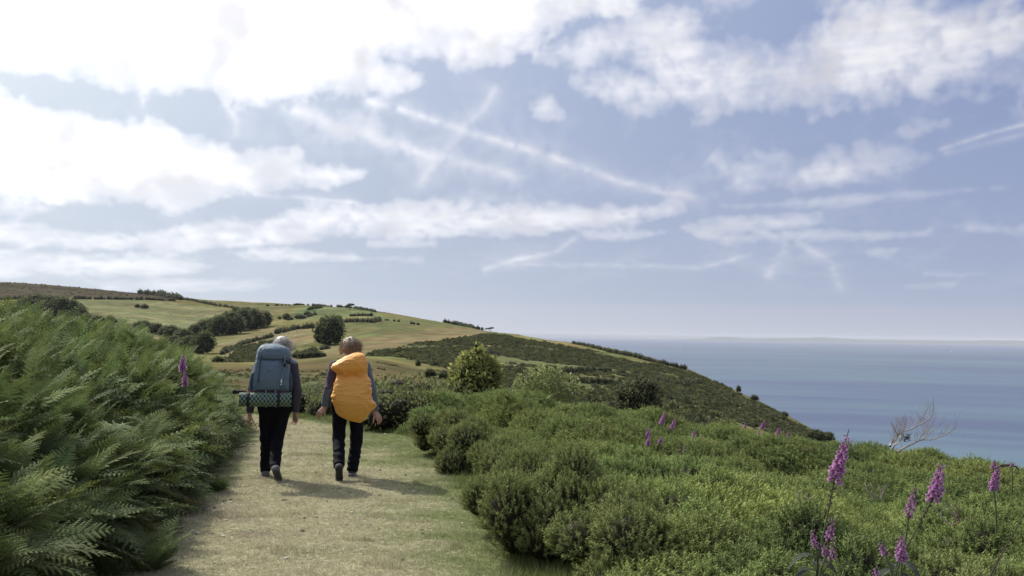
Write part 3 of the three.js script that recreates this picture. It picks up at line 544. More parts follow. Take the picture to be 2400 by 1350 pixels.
{ // dead woody twigs poking out of the gorse
  const R = rngOf(44), T = new Tris();
  for (const [px, py, d] of [[1425, 1160, 8.9], [1435, 1150, 9], [1250, 1250, 8.5], [1190, 1240, 9], [1330, 1240, 8], [1600, 1060, 11.5], [1350, 1060, 12.5], [1460, 1045, 13], [1760, 1140, 9], [2050, 1160, 8.5], [1880, 1180, 8], [1310, 1035, 13.5], [1700, 1240, 7.2], [2240, 1220, 7]]) for (let k = 0; k < 7; k++) {
    const a = at(px + 30 * (R() - 0.5), py + 16 * (R() - 0.2), d), dd = V3(R() - 0.5, 0.4 + 0.5 * R(), R() - 0.3).normalize(), L = 0.07 + 0.12 * R(), b = a.clone().addScaledVector(dd, L * 0.5).add(V3(0.02 * (R() - 0.5), 0, 0)), c = a.clone().addScaledVector(dd, L).add(V3(0.05 * (R() - 0.5), -0.01, 0)), col = R() < 0.6 ? [0.34, 0.29, 0.23] : [0.16, 0.11, 0.08];
    tube(T, [a, b, c], [0.005, 0.0035, 0.0015], col, 4); tube(T, [b, b.clone().addScaledVector(V3(R() - 0.5, 0.5, R() - 0.5).normalize(), 0.08)], [0.003, 0.0015], col, 3);
  }
  tag(part('dead_twigs', T.geo(), std({ vertexColors: true }), scene), 'pale dead twigs poking out of the gorse here and there', 'twigs', null, 'stuff');
}

// leafy bushes and small trees: limbs and leaf clusters
function leafyGeometry(seed, o) {                                 // o: lobes [[x,y,z,r], ...], count, size, colours
  const R = rngOf(seed), T = new Tris(), w = o.lobes.map((l) => l[3] ** 2), total = w.reduce((a, b) => a + b);
  for (let i = 0; i < o.count; i++) {
    let q = R() * total, k = 0; while ((q -= w[k]) > 0) k++;
    const [cx, cy, cz, r, sq = 1] = o.lobes[k], u = R() * 2 - 1, th = R() * 6.283, s = Math.sqrt(1 - u * u), deep = 1 - (o.depth ?? 0.35) * R() * R() + 0.08 * (R() - 0.3), n = V3(s * Math.cos(th), u, s * Math.sin(th));
    if (n.y < (o.cut ?? -0.7)) continue;
    const wob = 1 + 0.22 * noise(n.x * 2.2 + k, n.y * 2.2, n.z * 2.2 + seed), p = V3(cx + n.x * r * deep * wob, cy + n.y * r * deep * wob * sq, cz + n.z * r * deep * wob);
    if (p.y < 0) continue;
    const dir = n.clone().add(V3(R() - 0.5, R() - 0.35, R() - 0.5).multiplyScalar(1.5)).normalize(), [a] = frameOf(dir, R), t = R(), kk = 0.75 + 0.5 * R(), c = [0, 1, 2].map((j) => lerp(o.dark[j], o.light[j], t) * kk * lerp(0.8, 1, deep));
    const size = o.size * (0.6 + 0.8 * R());
    leaf(T, p, dir, a, size, size * (o.wide ?? 0.62), c);
  }
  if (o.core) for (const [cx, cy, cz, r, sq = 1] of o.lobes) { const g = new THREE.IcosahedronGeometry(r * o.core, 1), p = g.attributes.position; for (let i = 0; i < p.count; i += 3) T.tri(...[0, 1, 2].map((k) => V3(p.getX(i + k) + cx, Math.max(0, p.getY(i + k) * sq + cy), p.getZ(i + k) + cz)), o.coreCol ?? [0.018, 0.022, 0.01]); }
  return T.geo();
}
function limbsGeometry(seed, stems, col) {                        // stems: [[points...], base radius]
  const R = rngOf(seed), T = new Tris();
  for (const [pts, r] of stems) {
    const v = pts.map((p) => V3(...p)), n = v.length; tube(T, v, v.map((_, i) => r * (1 - 0.8 * i / (n - 1))), col, 6);
    for (let i = 1; i < n; i++) for (let k = 0; k < 2; k++) { const d = V3(R() - 0.5, R() * 0.6, R() - 0.5).normalize(), L = 0.25 + 0.3 * R(); tube(T, [v[i], v[i].clone().addScaledVector(d, L * 0.5).add(V3(0, 0.03, 0)), v[i].clone().addScaledVector(d, L)], [r * 0.3, r * 0.2, r * 0.06], col, 4); }
  }
  return T.geo();
}
const barkMat = std({ vertexColors: true });
function bushAt(name, label, cat, px, py, d, geos, mat, turn = 0, group) {
  const q = at(px, py, d), o = thing(name, label, cat, [q.x, land(q.x, q.z), q.z], turn, group);
  if (geos.trunk) part('trunk', geos.trunk, barkMat, o);
  part('crown', geos.crown, mat, o);
  return o;
}
{
  const mat = leafMat(0.42);
  // sunlit ivy-clad bush, shrub with open limbs, dark shrub: out on the slope past the gorse
  const ivy = (d) => { const q = at(1110, 950, d), y = land(q.x, q.z); return at(1110, 822, d).y - y; };
  const H1 = ivy(26) + 0.12, k1 = 26 / FPX;
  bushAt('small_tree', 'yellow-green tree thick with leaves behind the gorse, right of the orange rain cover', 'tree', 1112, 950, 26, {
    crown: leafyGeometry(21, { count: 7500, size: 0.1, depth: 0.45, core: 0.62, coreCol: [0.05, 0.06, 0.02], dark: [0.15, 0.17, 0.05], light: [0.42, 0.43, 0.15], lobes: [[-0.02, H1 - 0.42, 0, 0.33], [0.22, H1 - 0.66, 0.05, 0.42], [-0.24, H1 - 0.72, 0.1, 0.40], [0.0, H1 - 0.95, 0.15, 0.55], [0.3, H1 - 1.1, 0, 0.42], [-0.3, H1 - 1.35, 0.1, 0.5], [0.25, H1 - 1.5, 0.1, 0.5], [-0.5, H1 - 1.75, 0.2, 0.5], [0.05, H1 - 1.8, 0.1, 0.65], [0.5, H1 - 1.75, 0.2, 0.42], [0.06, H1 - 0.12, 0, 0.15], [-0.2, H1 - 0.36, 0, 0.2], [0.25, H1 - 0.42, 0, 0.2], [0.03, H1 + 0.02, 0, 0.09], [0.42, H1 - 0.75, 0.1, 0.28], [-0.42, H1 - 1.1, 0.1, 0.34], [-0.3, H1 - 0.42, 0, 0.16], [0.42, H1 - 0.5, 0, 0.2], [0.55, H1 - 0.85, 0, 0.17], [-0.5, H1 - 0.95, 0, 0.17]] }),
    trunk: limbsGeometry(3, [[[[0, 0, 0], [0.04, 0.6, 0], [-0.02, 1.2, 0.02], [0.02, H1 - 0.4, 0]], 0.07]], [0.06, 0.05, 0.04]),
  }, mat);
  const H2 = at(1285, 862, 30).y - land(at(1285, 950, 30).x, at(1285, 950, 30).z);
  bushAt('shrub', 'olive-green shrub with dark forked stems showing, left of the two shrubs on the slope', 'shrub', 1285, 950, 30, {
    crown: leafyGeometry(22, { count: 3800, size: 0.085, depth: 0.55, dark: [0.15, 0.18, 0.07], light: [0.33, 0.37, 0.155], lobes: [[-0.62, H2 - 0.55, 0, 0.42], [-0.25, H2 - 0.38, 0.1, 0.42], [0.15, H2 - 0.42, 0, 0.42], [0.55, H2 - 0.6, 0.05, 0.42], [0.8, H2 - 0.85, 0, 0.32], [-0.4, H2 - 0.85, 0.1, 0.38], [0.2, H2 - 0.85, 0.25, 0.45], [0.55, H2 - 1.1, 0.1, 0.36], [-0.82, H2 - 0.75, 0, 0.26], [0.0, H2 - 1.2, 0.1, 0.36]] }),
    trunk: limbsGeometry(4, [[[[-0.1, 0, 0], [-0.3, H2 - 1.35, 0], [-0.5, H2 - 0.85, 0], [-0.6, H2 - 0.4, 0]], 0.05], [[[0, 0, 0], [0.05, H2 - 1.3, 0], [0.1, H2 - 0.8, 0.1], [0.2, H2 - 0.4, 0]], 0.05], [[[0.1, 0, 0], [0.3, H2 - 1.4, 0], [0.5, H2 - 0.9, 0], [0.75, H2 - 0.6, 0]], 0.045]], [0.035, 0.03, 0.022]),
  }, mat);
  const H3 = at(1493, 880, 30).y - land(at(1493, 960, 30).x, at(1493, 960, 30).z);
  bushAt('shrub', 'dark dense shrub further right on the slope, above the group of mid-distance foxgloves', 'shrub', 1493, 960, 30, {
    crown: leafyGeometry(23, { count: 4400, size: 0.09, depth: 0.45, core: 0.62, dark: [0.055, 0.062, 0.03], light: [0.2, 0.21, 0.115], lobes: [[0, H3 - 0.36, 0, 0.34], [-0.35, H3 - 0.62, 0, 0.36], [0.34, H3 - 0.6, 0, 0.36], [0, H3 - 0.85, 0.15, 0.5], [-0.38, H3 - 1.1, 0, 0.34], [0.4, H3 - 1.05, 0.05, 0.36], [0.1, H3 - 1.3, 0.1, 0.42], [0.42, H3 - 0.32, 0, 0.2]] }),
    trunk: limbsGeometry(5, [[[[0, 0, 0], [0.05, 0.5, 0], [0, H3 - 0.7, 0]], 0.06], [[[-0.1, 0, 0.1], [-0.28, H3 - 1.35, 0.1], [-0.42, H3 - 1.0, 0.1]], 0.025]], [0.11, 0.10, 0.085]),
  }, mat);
  // brambles at the end of the path
  const lob = (s) => { const R = rngOf(s), l = []; for (let i = 0; i < 7; i++) { const a = i * 2.4; l.push([Math.cos(a) * 0.36 * R() * 1.4, 0.2 + 0.28 * R(), Math.sin(a) * 0.3, 0.24 + 0.12 * R()]); } return l; };
  const brGeo = [31, 32, 33].map((s) => ({ crown: leafyGeometry(s, { count: 1500, size: 0.062, depth: 0.3, core: 0.72, dark: [0.085, 0.105, 0.04], light: [0.21, 0.235, 0.10], lobes: lob(s), coreCol: [0.03, 0.026, 0.017] }) }));
  for (const [px, py, d, v, s, label] of [
    [725, 968, 21.6, 0, 0.9, 'leafy bush closing the end of the path, between the two walkers'],
    [700, 960, 22.4, 2, 1.1, 'fresh green bush just right of the grey-haired walker’s arm'],
    [765, 982, 20.6, 1, 0.75, 'low leafy bush behind the left hand of the walker with the orange pack'],
    [868, 1005, 18.9, 1, 0.85, 'bramble bush beside the right hand of the walker with the orange pack'],
    [905, 1018, 18.1, 0, 1.05, 'bramble bush with pale flower heads, right of the orange rain cover'],
    [950, 1022, 17.8, 2, 0.95, 'bramble bush with a grey bare patch of twigs at its foot, at the path bend'],
    [985, 1020, 18.2, 1, 1.15, 'taller bramble bush joining the gorse at the path bend'],
    [930, 985, 20.2, 0, 1.4, 'wide bramble thicket behind the bushes at the path bend'],
    [1010, 985, 20.4, 2, 1.4, 'rounded bramble bush at the left foot of the yellow-green tree'],
    [850, 975, 21.5, 2, 1.3, 'bramble bush behind the orange rain cover, sunlit on top'],
    [1150, 965, 23, 1, 1.2, 'low round bush at the right foot of the yellow-green tree'],
  ]) {
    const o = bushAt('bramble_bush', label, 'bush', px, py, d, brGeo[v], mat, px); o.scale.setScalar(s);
    if (label.includes('pale flower')) { const R = rngOf(px), T = new Tris(); for (let k = 0; k < 26; k++) { const a = R() * 6.28, r = 0.45 * R(), p = V3(Math.cos(a) * r, 0.5 + 0.12 * R() - 0.2 * r, Math.sin(a) * r); for (let j = 0; j < 5; j++) { const t = j * 1.257; leaf(T, p, V3(Math.cos(t), 0.3, Math.sin(t)).normalize(), V3(-Math.sin(t), 0, Math.cos(t)), 0.025, 0.02, [0.6, 0.55, 0.5]); } } part('flowers', T.geo(), mat, o).userData.kind = 'stuff'; }
  }
  const mound = bushAt('gorse_cushion', 'small yellowish cushion of gorse on the turf at the path bend', 'gorse bush', 990, 1042, 16.3, { crown: leafyGeometry(41, { count: 900, size: 0.04, core: 0.8, dark: [0.10, 0.10, 0.04], light: [0.18, 0.17, 0.07], lobes: [[0, 0.08, 0, 0.14], [0.08, 0.06, 0.05, 0.1]] }) }, mat); mound.scale.setScalar(1);
  // dock with broad leaves and a small pale stone, at the edge of the turf
  {
    const q = at(1150, 1138, 11.75), o = thing('dock_plant', 'dock plant with broad shining leaves under the gorse on the right path edge', 'plant', [q.x, land(q.x, q.z), q.z]), R = rngOf(9);
    const m = leafMat(0.2, { roughness: 0.35, specularIntensity: 1 });
    for (let k = 0; k < 8; k++) { const T = new Tris(), a = k * 0.82, e = 0.5 + 0.6 * R(), d = V3(Math.cos(a) * Math.cos(e), Math.sin(e), Math.sin(a) * Math.cos(e)), s = V3(-Math.sin(a), 0, Math.cos(a)); leaf(T, V3(0, 0.02, 0), d, s, 0.2 + 0.08 * R(), 0.09, [0.08, 0.11, 0.05]); part('leaf', T.geo(), m, o); }
    const stone = (px, py, d, s, label, col) => { const w = at(px, py, d), g = new THREE.IcosahedronGeometry(1, 3), p = g.attributes.position; for (let i = 0; i < p.count; i++) { const x = p.getX(i), y = p.getY(i), z = p.getZ(i), k = 1 + 0.3 * noise(x * 1.5 + px, y * 1.5, z * 1.5); p.setXYZ(i, x * k * s, Math.max(y, -0.3) * k * s * 0.6, z * k * s * 0.8); } g.computeVertexNormals(); const m2 = part('stone', g, std({ color: new THREE.Color(...col) }), scene); m2.name = numbered('stone'); m2.position.set(w.x, land(w.x, w.z) + s * 0.2, w.z); tag(m2, label, 'stone'); };
    stone(1022, 1056, 14.8, 0.06, 'small pale stone on the grass at the foot of the gorse by the path bend', [0.5, 0.48, 0.45]);
    stone(971, 1030, 17.2, 0.09, 'grey stone poking out under the brambles at the path bend', [0.22, 0.21, 0.19]);
    stone(826, 1211, 9.75, 0.035, 'small dark clod lying on the bare middle of the path', [0.06, 0.045, 0.035]);
  }
}
// turf: short blades over the path and its edges
{
  const R = rngOf(19), blades = (seed, n, len, spread) => { const r = rngOf(seed), T = new Tris(); for (let k = 0; k < n; k++) { const a = r() * 6.283, o = V3((r() - 0.5) * spread, 0, (r() - 0.5) * spread), l = len * (0.5 + 0.8 * r()), lean = 0.3 + 1.3 * r(), d = V3(Math.cos(a) * lean, 1, Math.sin(a) * lean).normalize(), s = V3(-Math.sin(a), 0, Math.cos(a)).multiplyScalar(0.0032), c = 0.75 + 0.5 * r(); T.tri(o.clone().add(s), o.clone().sub(s), o.clone().addScaledVector(d, l), [c, c, c]); } return T.geo(); };
  const turfMat = leafMat(0.3, { specularIntensity: 0.1 }), short = blades(1, 14, 0.035, 0.09), long = blades(2, 16, 0.1, 0.1), a = [], b = [];
  for (let k = 0; k < 95000; k++) {
    const f = 5.5 + 17 * Math.pow(R(), 1.5), l = edgeL(f), r = edgeR(f), x = lerp(l - 0.35, r + 0.5, R()), w = (x - l) / (r - l), edge = Math.max(smooth(0.1, -0.02, w), smooth(0.86, 1.0, w)), c = turf(x, f);
    const pick = noise(x * 2.2, f * 2.2, 4) + edge * 0.9 > 0.34, k2 = 0.85 + 0.5 * R(), col = new THREE.Color(c[0] * k2, c[1] * k2, c[2] * k2); if (edge > 0.4 && R() < 0.75) col.setRGB(0.16 * k2, 0.20 * k2, 0.065 * k2);
    const s = (0.55 + 0.6 * R()) * (pick ? 0.6 + 0.5 * edge : 1), m = new THREE.Matrix4().makeRotationY(R() * 6.28).scale(V3(s, s, s)).setPosition(x, land(x, -f) + 0.012, -f);
    (pick ? b : a).push([m, col]);
  }
  const bits = []; for (let k = 0; k < 340; k++) { const f = lerp(6, 20, R()), x = lerp(edgeL(f) + 0.2, edgeR(f), R()), q = 0.006 + 0.016 * R() * R(), c = R() < 0.5 ? 0.42 : 0.09; bits.push([new THREE.Matrix4().makeRotationY(R() * 6).scale(V3(q * (1 + R()), q * 0.6, q)).setPosition(x, land(x, -f) + 0.028, -f), new THREE.Color(c * 1.05, c, c * 0.88)]); }
  tag(instanced('pebbles', new THREE.IcosahedronGeometry(1, 1), matte({ color: new THREE.Color(1, 1, 1) }), bits, scene), 'small pebbles and crumbs of earth strewn over the path', 'pebbles', null, 'stuff');
  const grass = new THREE.Group(); grass.name = 'grass'; scene.add(grass); tag(grass, 'short dry and green grass growing on the path', 'grass', null, 'stuff');
  instanced('short_blades', short, turfMat, a, grass); instanced('long_blades', long, turfMat, b, grass);
}
// ---------------------------------------------------------------- walkers and what they carry
function sdfMesh(f, lo, hi, h, colour) {                           // smooth surface of a distance field (surface nets)
  const n = [0, 1, 2].map((k) => Math.ceil((hi[k] - lo[k]) / h) + 1), [nx, ny, nz] = n, val = new Float32Array(nx * ny * nz), id = new Int32Array(nx * ny * nz).fill(-1), P = [], I = [];
  const at = (i, j, k) => (k * ny + j) * nx + i;
  for (let k = 0; k < nz; k++) for (let j = 0; j < ny; j++) for (let i = 0; i < nx; i++) val[at(i, j, k)] = f(lo[0] + i * h, lo[1] + j * h, lo[2] + k * h);
  const E = [[0, 1], [2, 3], [4, 5], [6, 7], [0, 2], [1, 3], [4, 6], [5, 7], [0, 4], [1, 5], [2, 6], [3, 7]], C = [...Array(8)].map((_, c) => [c & 1, (c >> 1) & 1, c >> 2]);
  for (let k = 0; k < nz - 1; k++) for (let j = 0; j < ny - 1; j++) for (let i = 0; i < nx - 1; i++) {
    const v = C.map(([a, b, c]) => val[at(i + a, j + b, k + c)]); let x = 0, y = 0, z = 0, m = 0;
    for (const [a, b] of E) if ((v[a] < 0) !== (v[b] < 0)) { const t = v[a] / (v[a] - v[b]); x += lerp(C[a][0], C[b][0], t); y += lerp(C[a][1], C[b][1], t); z += lerp(C[a][2], C[b][2], t); m++; }
    if (m) { id[at(i, j, k)] = P.length / 3; P.push(lo[0] + (i + x / m) * h, lo[1] + (j + y / m) * h, lo[2] + (k + z / m) * h); }
  }
  const quad = (a, b, c, d, flip) => { if (a < 0 || b < 0 || c < 0 || d < 0) return; flip ? I.push(a, c, b, a, d, c) : I.push(a, b, c, a, c, d); };
  for (let k = 1; k < nz - 1; k++) for (let j = 1; j < ny - 1; j++) for (let i = 1; i < nx - 1; i++) {
    const s = val[at(i, j, k)] < 0;
    if (s !== val[at(i + 1, j, k)] < 0) quad(id[at(i, j - 1, k - 1)], id[at(i, j, k - 1)], id[at(i, j, k)], id[at(i, j - 1, k)], !s);
    if (s !== val[at(i, j + 1, k)] < 0) quad(id[at(i - 1, j, k - 1)], id[at(i - 1, j, k)], id[at(i, j, k)], id[at(i, j, k - 1)], !s);
    if (s !== val[at(i, j, k + 1)] < 0) quad(id[at(i - 1, j - 1, k)], id[at(i, j - 1, k)], id[at(i, j, k)], id[at(i - 1, j, k)], !s);
  }
  const g = new THREE.BufferGeometry(), N = new Float32Array(P.length), e = h * 0.5; g.setAttribute('position', new THREE.BufferAttribute(new Float32Array(P), 3)); g.setIndex(I);
  for (let i = 0; i < P.length; i += 3) { const [x, y, z] = [P[i], P[i + 1], P[i + 2]], q = V3(f(x + e, y, z) - f(x - e, y, z), f(x, y + e, z) - f(x, y - e, z), f(x, y, z + e) - f(x, y, z - e)).normalize(); N.set([q.x, q.y, q.z], i); }
  g.setAttribute('normal', new THREE.BufferAttribute(N, 3));
  if (colour) { const c = new Float32Array(P.length); for (let i = 0; i < P.length; i += 3) c.set(colour(P[i], P[i + 1], P[i + 2]), i); g.setAttribute('color', new THREE.BufferAttribute(c, 3)); }
  return g;
}
const smin = (a, b, k) => { const h = Math.max(k - Math.abs(a - b), 0) / k; return Math.min(a, b) - h * h * k * 0.25; };
function cap(a, b, ra, rb) {                                        // tapered capsule
  const [ax, ay, az] = a, dx = b[0] - ax, dy = b[1] - ay, dz = b[2] - az, l2 = dx * dx + dy * dy + dz * dz || 1e-9;
  return (x, y, z) => { const px = x - ax, py = y - ay, pz = z - az, t = clamp((px * dx + py * dy + pz * dz) / l2), qx = px - dx * t, qy = py - dy * t, qz = pz - dz * t; return Math.sqrt(qx * qx + qy * qy + qz * qz) - (ra + (rb - ra) * t); };
}
const ell = (c, r) => (x, y, z) => { const a = (x - c[0]) / r[0], b = (y - c[1]) / r[1], d = (z - c[2]) / r[2], k = Math.sqrt(a * a + b * b + d * d); return (k - 1) * Math.min(r[0], r[1], r[2]); };
const joined = (list, k) => (x, y, z) => { let d = 1e9; for (const f of list) d = smin(d, f(x, y, z), k); return d; };
const add3 = (a, b, k = 1) => [a[0] + b[0] * k, a[1] + b[1] * k, a[2] + b[2] * k];

function handField(wrist, dir, palm, thumbSide, curl) {             // wrist point, direction of the hand, palm normal, side of the thumb (+1/-1 along across)
  const d = V3(...dir).normalize(), n = V3(...palm); n.addScaledVector(d, -n.dot(d)).normalize(); const a = d.clone().cross(n).multiplyScalar(thumbSide), W = V3(...wrist), list = [], hard = [];
  const P = (u, v, w) => W.clone().addScaledVector(d, u).addScaledVector(a, v).addScaledVector(n, w).toArray();
  for (const v of [-0.028, -0.01, 0.01, 0.028]) list.push(cap(P(-0.02, v * 0.55, 0), P(0.085, v, 0), 0.015, 0.013));
  list.push(cap(P(0.02, 0.02, 0.004), P(0.05, 0.036, 0.012), 0.016, 0.013));
  const palmF = joined(list, 0.015), lens = [[-0.03, 0.058], [-0.011, 0.074], [0.0105, 0.08], [0.031, 0.072]];
  const chain = (o, l, r, bend, out) => { let p = o, t = bend * 0.5; const f = []; for (let s = 0; s < 3; s++) { const L = l * [0.45, 0.32, 0.23][s], q = add3(add3(add3(p, d.toArray(), Math.cos(t) * L), n.toArray(), Math.sin(t) * L), a.toArray(), out * L); f.push(cap(p, q, r * (1 - s * 0.1), r * (0.92 - s * 0.1))); p = q; t += bend; } return joined(f, 0.003); };
  lens.forEach(([v, l], i) => hard.push(chain(P(0.082, v, 0), l, 0.0088, curl * (1.25 - i * 0.12), v * 3)));
  hard.push(chain(P(0.04, 0.036, 0.012), 0.066, 0.0098, curl * 0.6, 0.75));
  return (x, y, z) => { let k = palmF(x, y, z); for (const f of hard) k = smin(k, f(x, y, z), 0.006); return k; };
}
function headField(c, lean) {                                       // facing -z; c is the middle of the skull
  const o = (x, y, z) => [c[0] + x, c[1] + y, c[2] + z];
  const skull = joined([ell(o(0, 0.02, 0.012), [0.076, 0.098, 0.095]), ell(o(0, -0.045, -0.025), [0.058, 0.07, 0.066]), cap(o(0, -0.09, -0.05), o(0, -0.098, -0.06), 0.03, 0.026)], 0.04);
  const nose = joined([cap(o(0, 0.0, -0.086), o(0, -0.036, -0.106), 0.008, 0.012)], 0.01), ears = [-1, 1].map((s) => ell(o(s * 0.08, -0.012, 0.008), [0.013, 0.03, 0.019])), lips = ell(o(0, -0.068, -0.082), [0.024, 0.009, 0.012]);
  const eyes = [-1, 1].map((s) => ell(o(s * 0.03, 0.0, -0.089), [0.014, 0.009, 0.012])), brow = [-1, 1].map((s) => cap(o(s * 0.012, 0.022, -0.086), o(s * 0.045, 0.02, -0.074), 0.008, 0.006));
  return (x, y, z) => { let k = skull(x, y, z); for (const f of brow) k = smin(k, f(x, y, z), 0.012); for (const f of eyes) k = Math.max(k, -f(x, y, z)); for (const f of eyes) k = Math.min(k, f(x, y, z) + 0.003); k = smin(k, nose(x, y, z), 0.012); for (const f of ears) k = smin(k, f(x, y, z), 0.008); return smin(k, lips(x, y, z), 0.008); };
}
const SKIN = new THREE.Color(0.42, 0.25, 0.18);
function stretchBox(pts, m) { return [0, 1].map((s) => [0, 1, 2].map((k) => (s ? Math.max(...pts.map((p) => p[k])) + m : Math.min(...pts.map((p) => p[k])) - m))); }

function walker(spec, o) {
  const J = spec.joints, c = spec.coarse ?? 1;
  const flesh = [cap(add3(J.neck, [0, -0.05, 0.01]), add3(J.head, [0, -0.05, 0.01]), 0.058, 0.055), cap(J.pelvis, J.chest, 0.11, 0.12)];
  for (const s of ['L', 'R']) flesh.push(cap(J.chest, J['shoulder' + s], 0.08, 0.05), cap(J['shoulder' + s], J['elbow' + s], 0.046, 0.038), cap(J['elbow' + s], J['wrist' + s], 0.037, 0.025), cap(J.pelvis, J['hip' + s], 0.1, 0.09), cap(J['hip' + s], J['knee' + s], 0.075, 0.05), cap(J['knee' + s], J['ankle' + s], 0.048, 0.034), cap(J['ankle' + s], J['toe' + s], 0.034, 0.028));
  const box = stretchBox(Object.values(J), 0.14), geos = [sdfMesh(joined(flesh, 0.04), ...box, 0.014 * c)];
  const hf = headField(J.head); geos.push(sdfMesh(hf, add3(J.head, [-0.12, -0.16, -0.15]), add3(J.head, [0.12, 0.15, 0.14]), 0.005 * c));
  if (c === 1) for (const s of ['L', 'R']) { const w = J['wrist' + s], h = spec['hand' + s], end = add3(w, V3(...h.dir).normalize().toArray(), 0.1), f = joined([handField(w, h.dir, h.palm, h.thumb, h.curl), cap(add3(w, V3(...h.dir).normalize().toArray(), -0.07), w, 0.026, 0.023)], 0.012); geos.push(sdfMesh(f, add3(end, [-0.15, -0.15, -0.15]), add3(end, [0.15, 0.15, 0.15]), 0.004)); }
  part('body', mergeGeometries(geos), std({ color: SKIN, roughness: 0.6 }), o);
  // trousers
  const legs = [cap(add3(J.pelvis, [-0.07, 0.06, 0]), add3(J.pelvis, [0.07, 0.06, 0]), spec.waist ?? 0.115, spec.waist ?? 0.115), cap(add3(J.hipL, [0, -0.02, 0.035]), add3(J.hipR, [0, -0.02, 0.035]), 0.105, 0.105)];
  const hemCut = []; for (const s of ['L', 'R']) { const k = J['knee' + s], a = J['ankle' + s], h = J['hip' + s]; legs.push(cap(h, k, spec.thigh ?? 0.1, 0.072), cap(k, a, 0.07, spec.hem ?? 0.066)); const d = V3(...a).sub(V3(...k)).normalize(); hemCut.push([a, d.toArray(), k]); }
  const legF = joined(legs, 0.035);
  part('trousers', sdfMesh((x, y, z) => {
    let f = legF(x, y, z) + 0.006 * noise(x * 14, y * 9, z * 14) + 0.004 * Math.sin(y * 70 + 8 * noise(x * 6, y * 4, z * 6)) * smooth(0.65, 0.4, y);
    for (const [a, d] of hemCut) { const along = (x - a[0]) * d[0] + (y - a[1]) * d[1] + (z - a[2]) * d[2], near = Math.hypot(x - a[0], y - a[1], z - a[2]); if (near < 0.14) f = Math.max(f, along - 0.015); }
    return f;
  }, ...stretchBox([J.pelvis, J.hipL, J.hipR, J.kneeL, J.kneeR, J.ankleL, J.ankleR], 0.17), 0.011 * c), spec.trousers, o);
  // jacket and sleeves
  const tr = spec.torso ?? 1, tor = [];
  for (const s of [-1, 1]) tor.push(cap(add3(J.pelvis, [s * 0.075, 0.06, 0]), add3(J.chest, [s * 0.085, 0.02, 0]), 0.108 * tr, 0.105 * tr));
  tor.push(cap(J.shoulderL, J.shoulderR, 0.066, 0.066), cap(add3(J.chest, [0, 0.05, 0]), add3(J.neck, [0, 0.0, 0]), 0.1, 0.062));
  const torF = joined(tor, 0.06), arms = ['L', 'R'].map((s) => joined([cap(J['shoulder' + s], J['elbow' + s], 0.069, spec.sleeve ?? 0.056), cap(J['elbow' + s], J['wrist' + s], spec.sleeve ?? 0.056, spec.cuff ?? 0.045)], 0.02));
  const cutArm = ['L', 'R'].map((s) => { const d = V3(...J['wrist' + s]).sub(V3(...J['elbow' + s])).normalize(); return [J['wrist' + s], d.toArray()]; });
  part('jacket', sdfMesh((x, y, z) => {
    let t = Math.max(torF(x, y, z), J.pelvis[1] - (spec.hemDrop ?? 0.03) - y);
    arms.forEach((f, i) => { const [w, d] = cutArm[i]; const along = (x - w[0]) * d[0] + (y - w[1]) * d[1] + (z - w[2]) * d[2]; t = smin(t, Math.max(f(x, y, z), along + 0.01), 0.03); });
    return t + 0.007 * noise(x * 13, y * 11, z * 13) + 0.004 * noise(x * 30, y * 24, z * 30);
  }, ...stretchBox([J.pelvis, J.chest, J.neck, J.shoulderL, J.shoulderR, J.elbowL, J.elbowR, J.wristL, J.wristR], 0.15), 0.011 * c, spec.jacketColour), spec.jacket, o);
  // boots
  for (const s of ['L', 'R']) {
    const a = J['ankle' + s], t = J['toe' + s], h = J['heel' + s], up = V3(...a).sub(V3(...h)); const f1 = joined([cap(add3(h, [0, 0, 0]), t, 0.04, 0.042), cap(add3(h, up.clone().multiplyScalar(0.35).toArray()), a, 0.042, 0.045), cap(a, add3(t, up.clone().normalize().toArray(), 0.01), 0.044, 0.034)], 0.03);
    const fd = V3(...t).sub(V3(...h)).normalize(), nrm = V3(1, 0, 0).cross(fd).normalize(); if (nrm.dot(up) < 0) nrm.negate();
    const sd = (x, y, z) => (x - h[0]) * nrm.x + (y - h[1]) * nrm.y + (z - h[2]) * nrm.z + 0.032;
    const bx = stretchBox([a, t, h], 0.09);
    const b = part('boot', sdfMesh((x, y, z) => Math.max(f1(x, y, z), -sd(x, y, z)), ...bx, 0.006 * c), spec.boot, o);
    const f2 = joined([cap(h, t, 0.047, 0.049)], 0.01); part('sole', sdfMesh((x, y, z) => Math.max(f2(x, y, z), Math.abs(sd(x, y, z) + 0.006) - 0.011 - 0.003 * Math.sign(Math.sin(160 * ((x - h[0]) * fd.x + (y - h[1]) * fd.y + (z - h[2]) * fd.z)))), ...bx, 0.006 * c), spec.sole, b);
  }
  // hair: a cap of hair with loose strands
  const R = rngOf(spec.seed), H = J.head, hr = spec.hair, hairF = (x, y, z) => {
    const u = x - H[0], v = y - H[1], w = z - H[2]; const k = smin(ell([0, 0.028, 0.016], [0.096 * hr.wide, 0.108, 0.112])(u, v, w), ell([0, -0.03, 0.045], [0.084 * hr.wide, hr.nape, 0.075])(u, v, w), 0.05);
    return Math.max(k + 0.009 * noise(u * 40 + v * 10, v * 12, w * 40) + 0.006 * noise(u * 90, v * 25, w * 90), smooth(0.05, -0.02, v) * 0.2 - 0.2 + Math.max(0, -w - 0.02) * (v < 0.055 ? 3 : 0.6) + (v < 0.055 && w < -0.02 ? 0.2 : 0));
  };
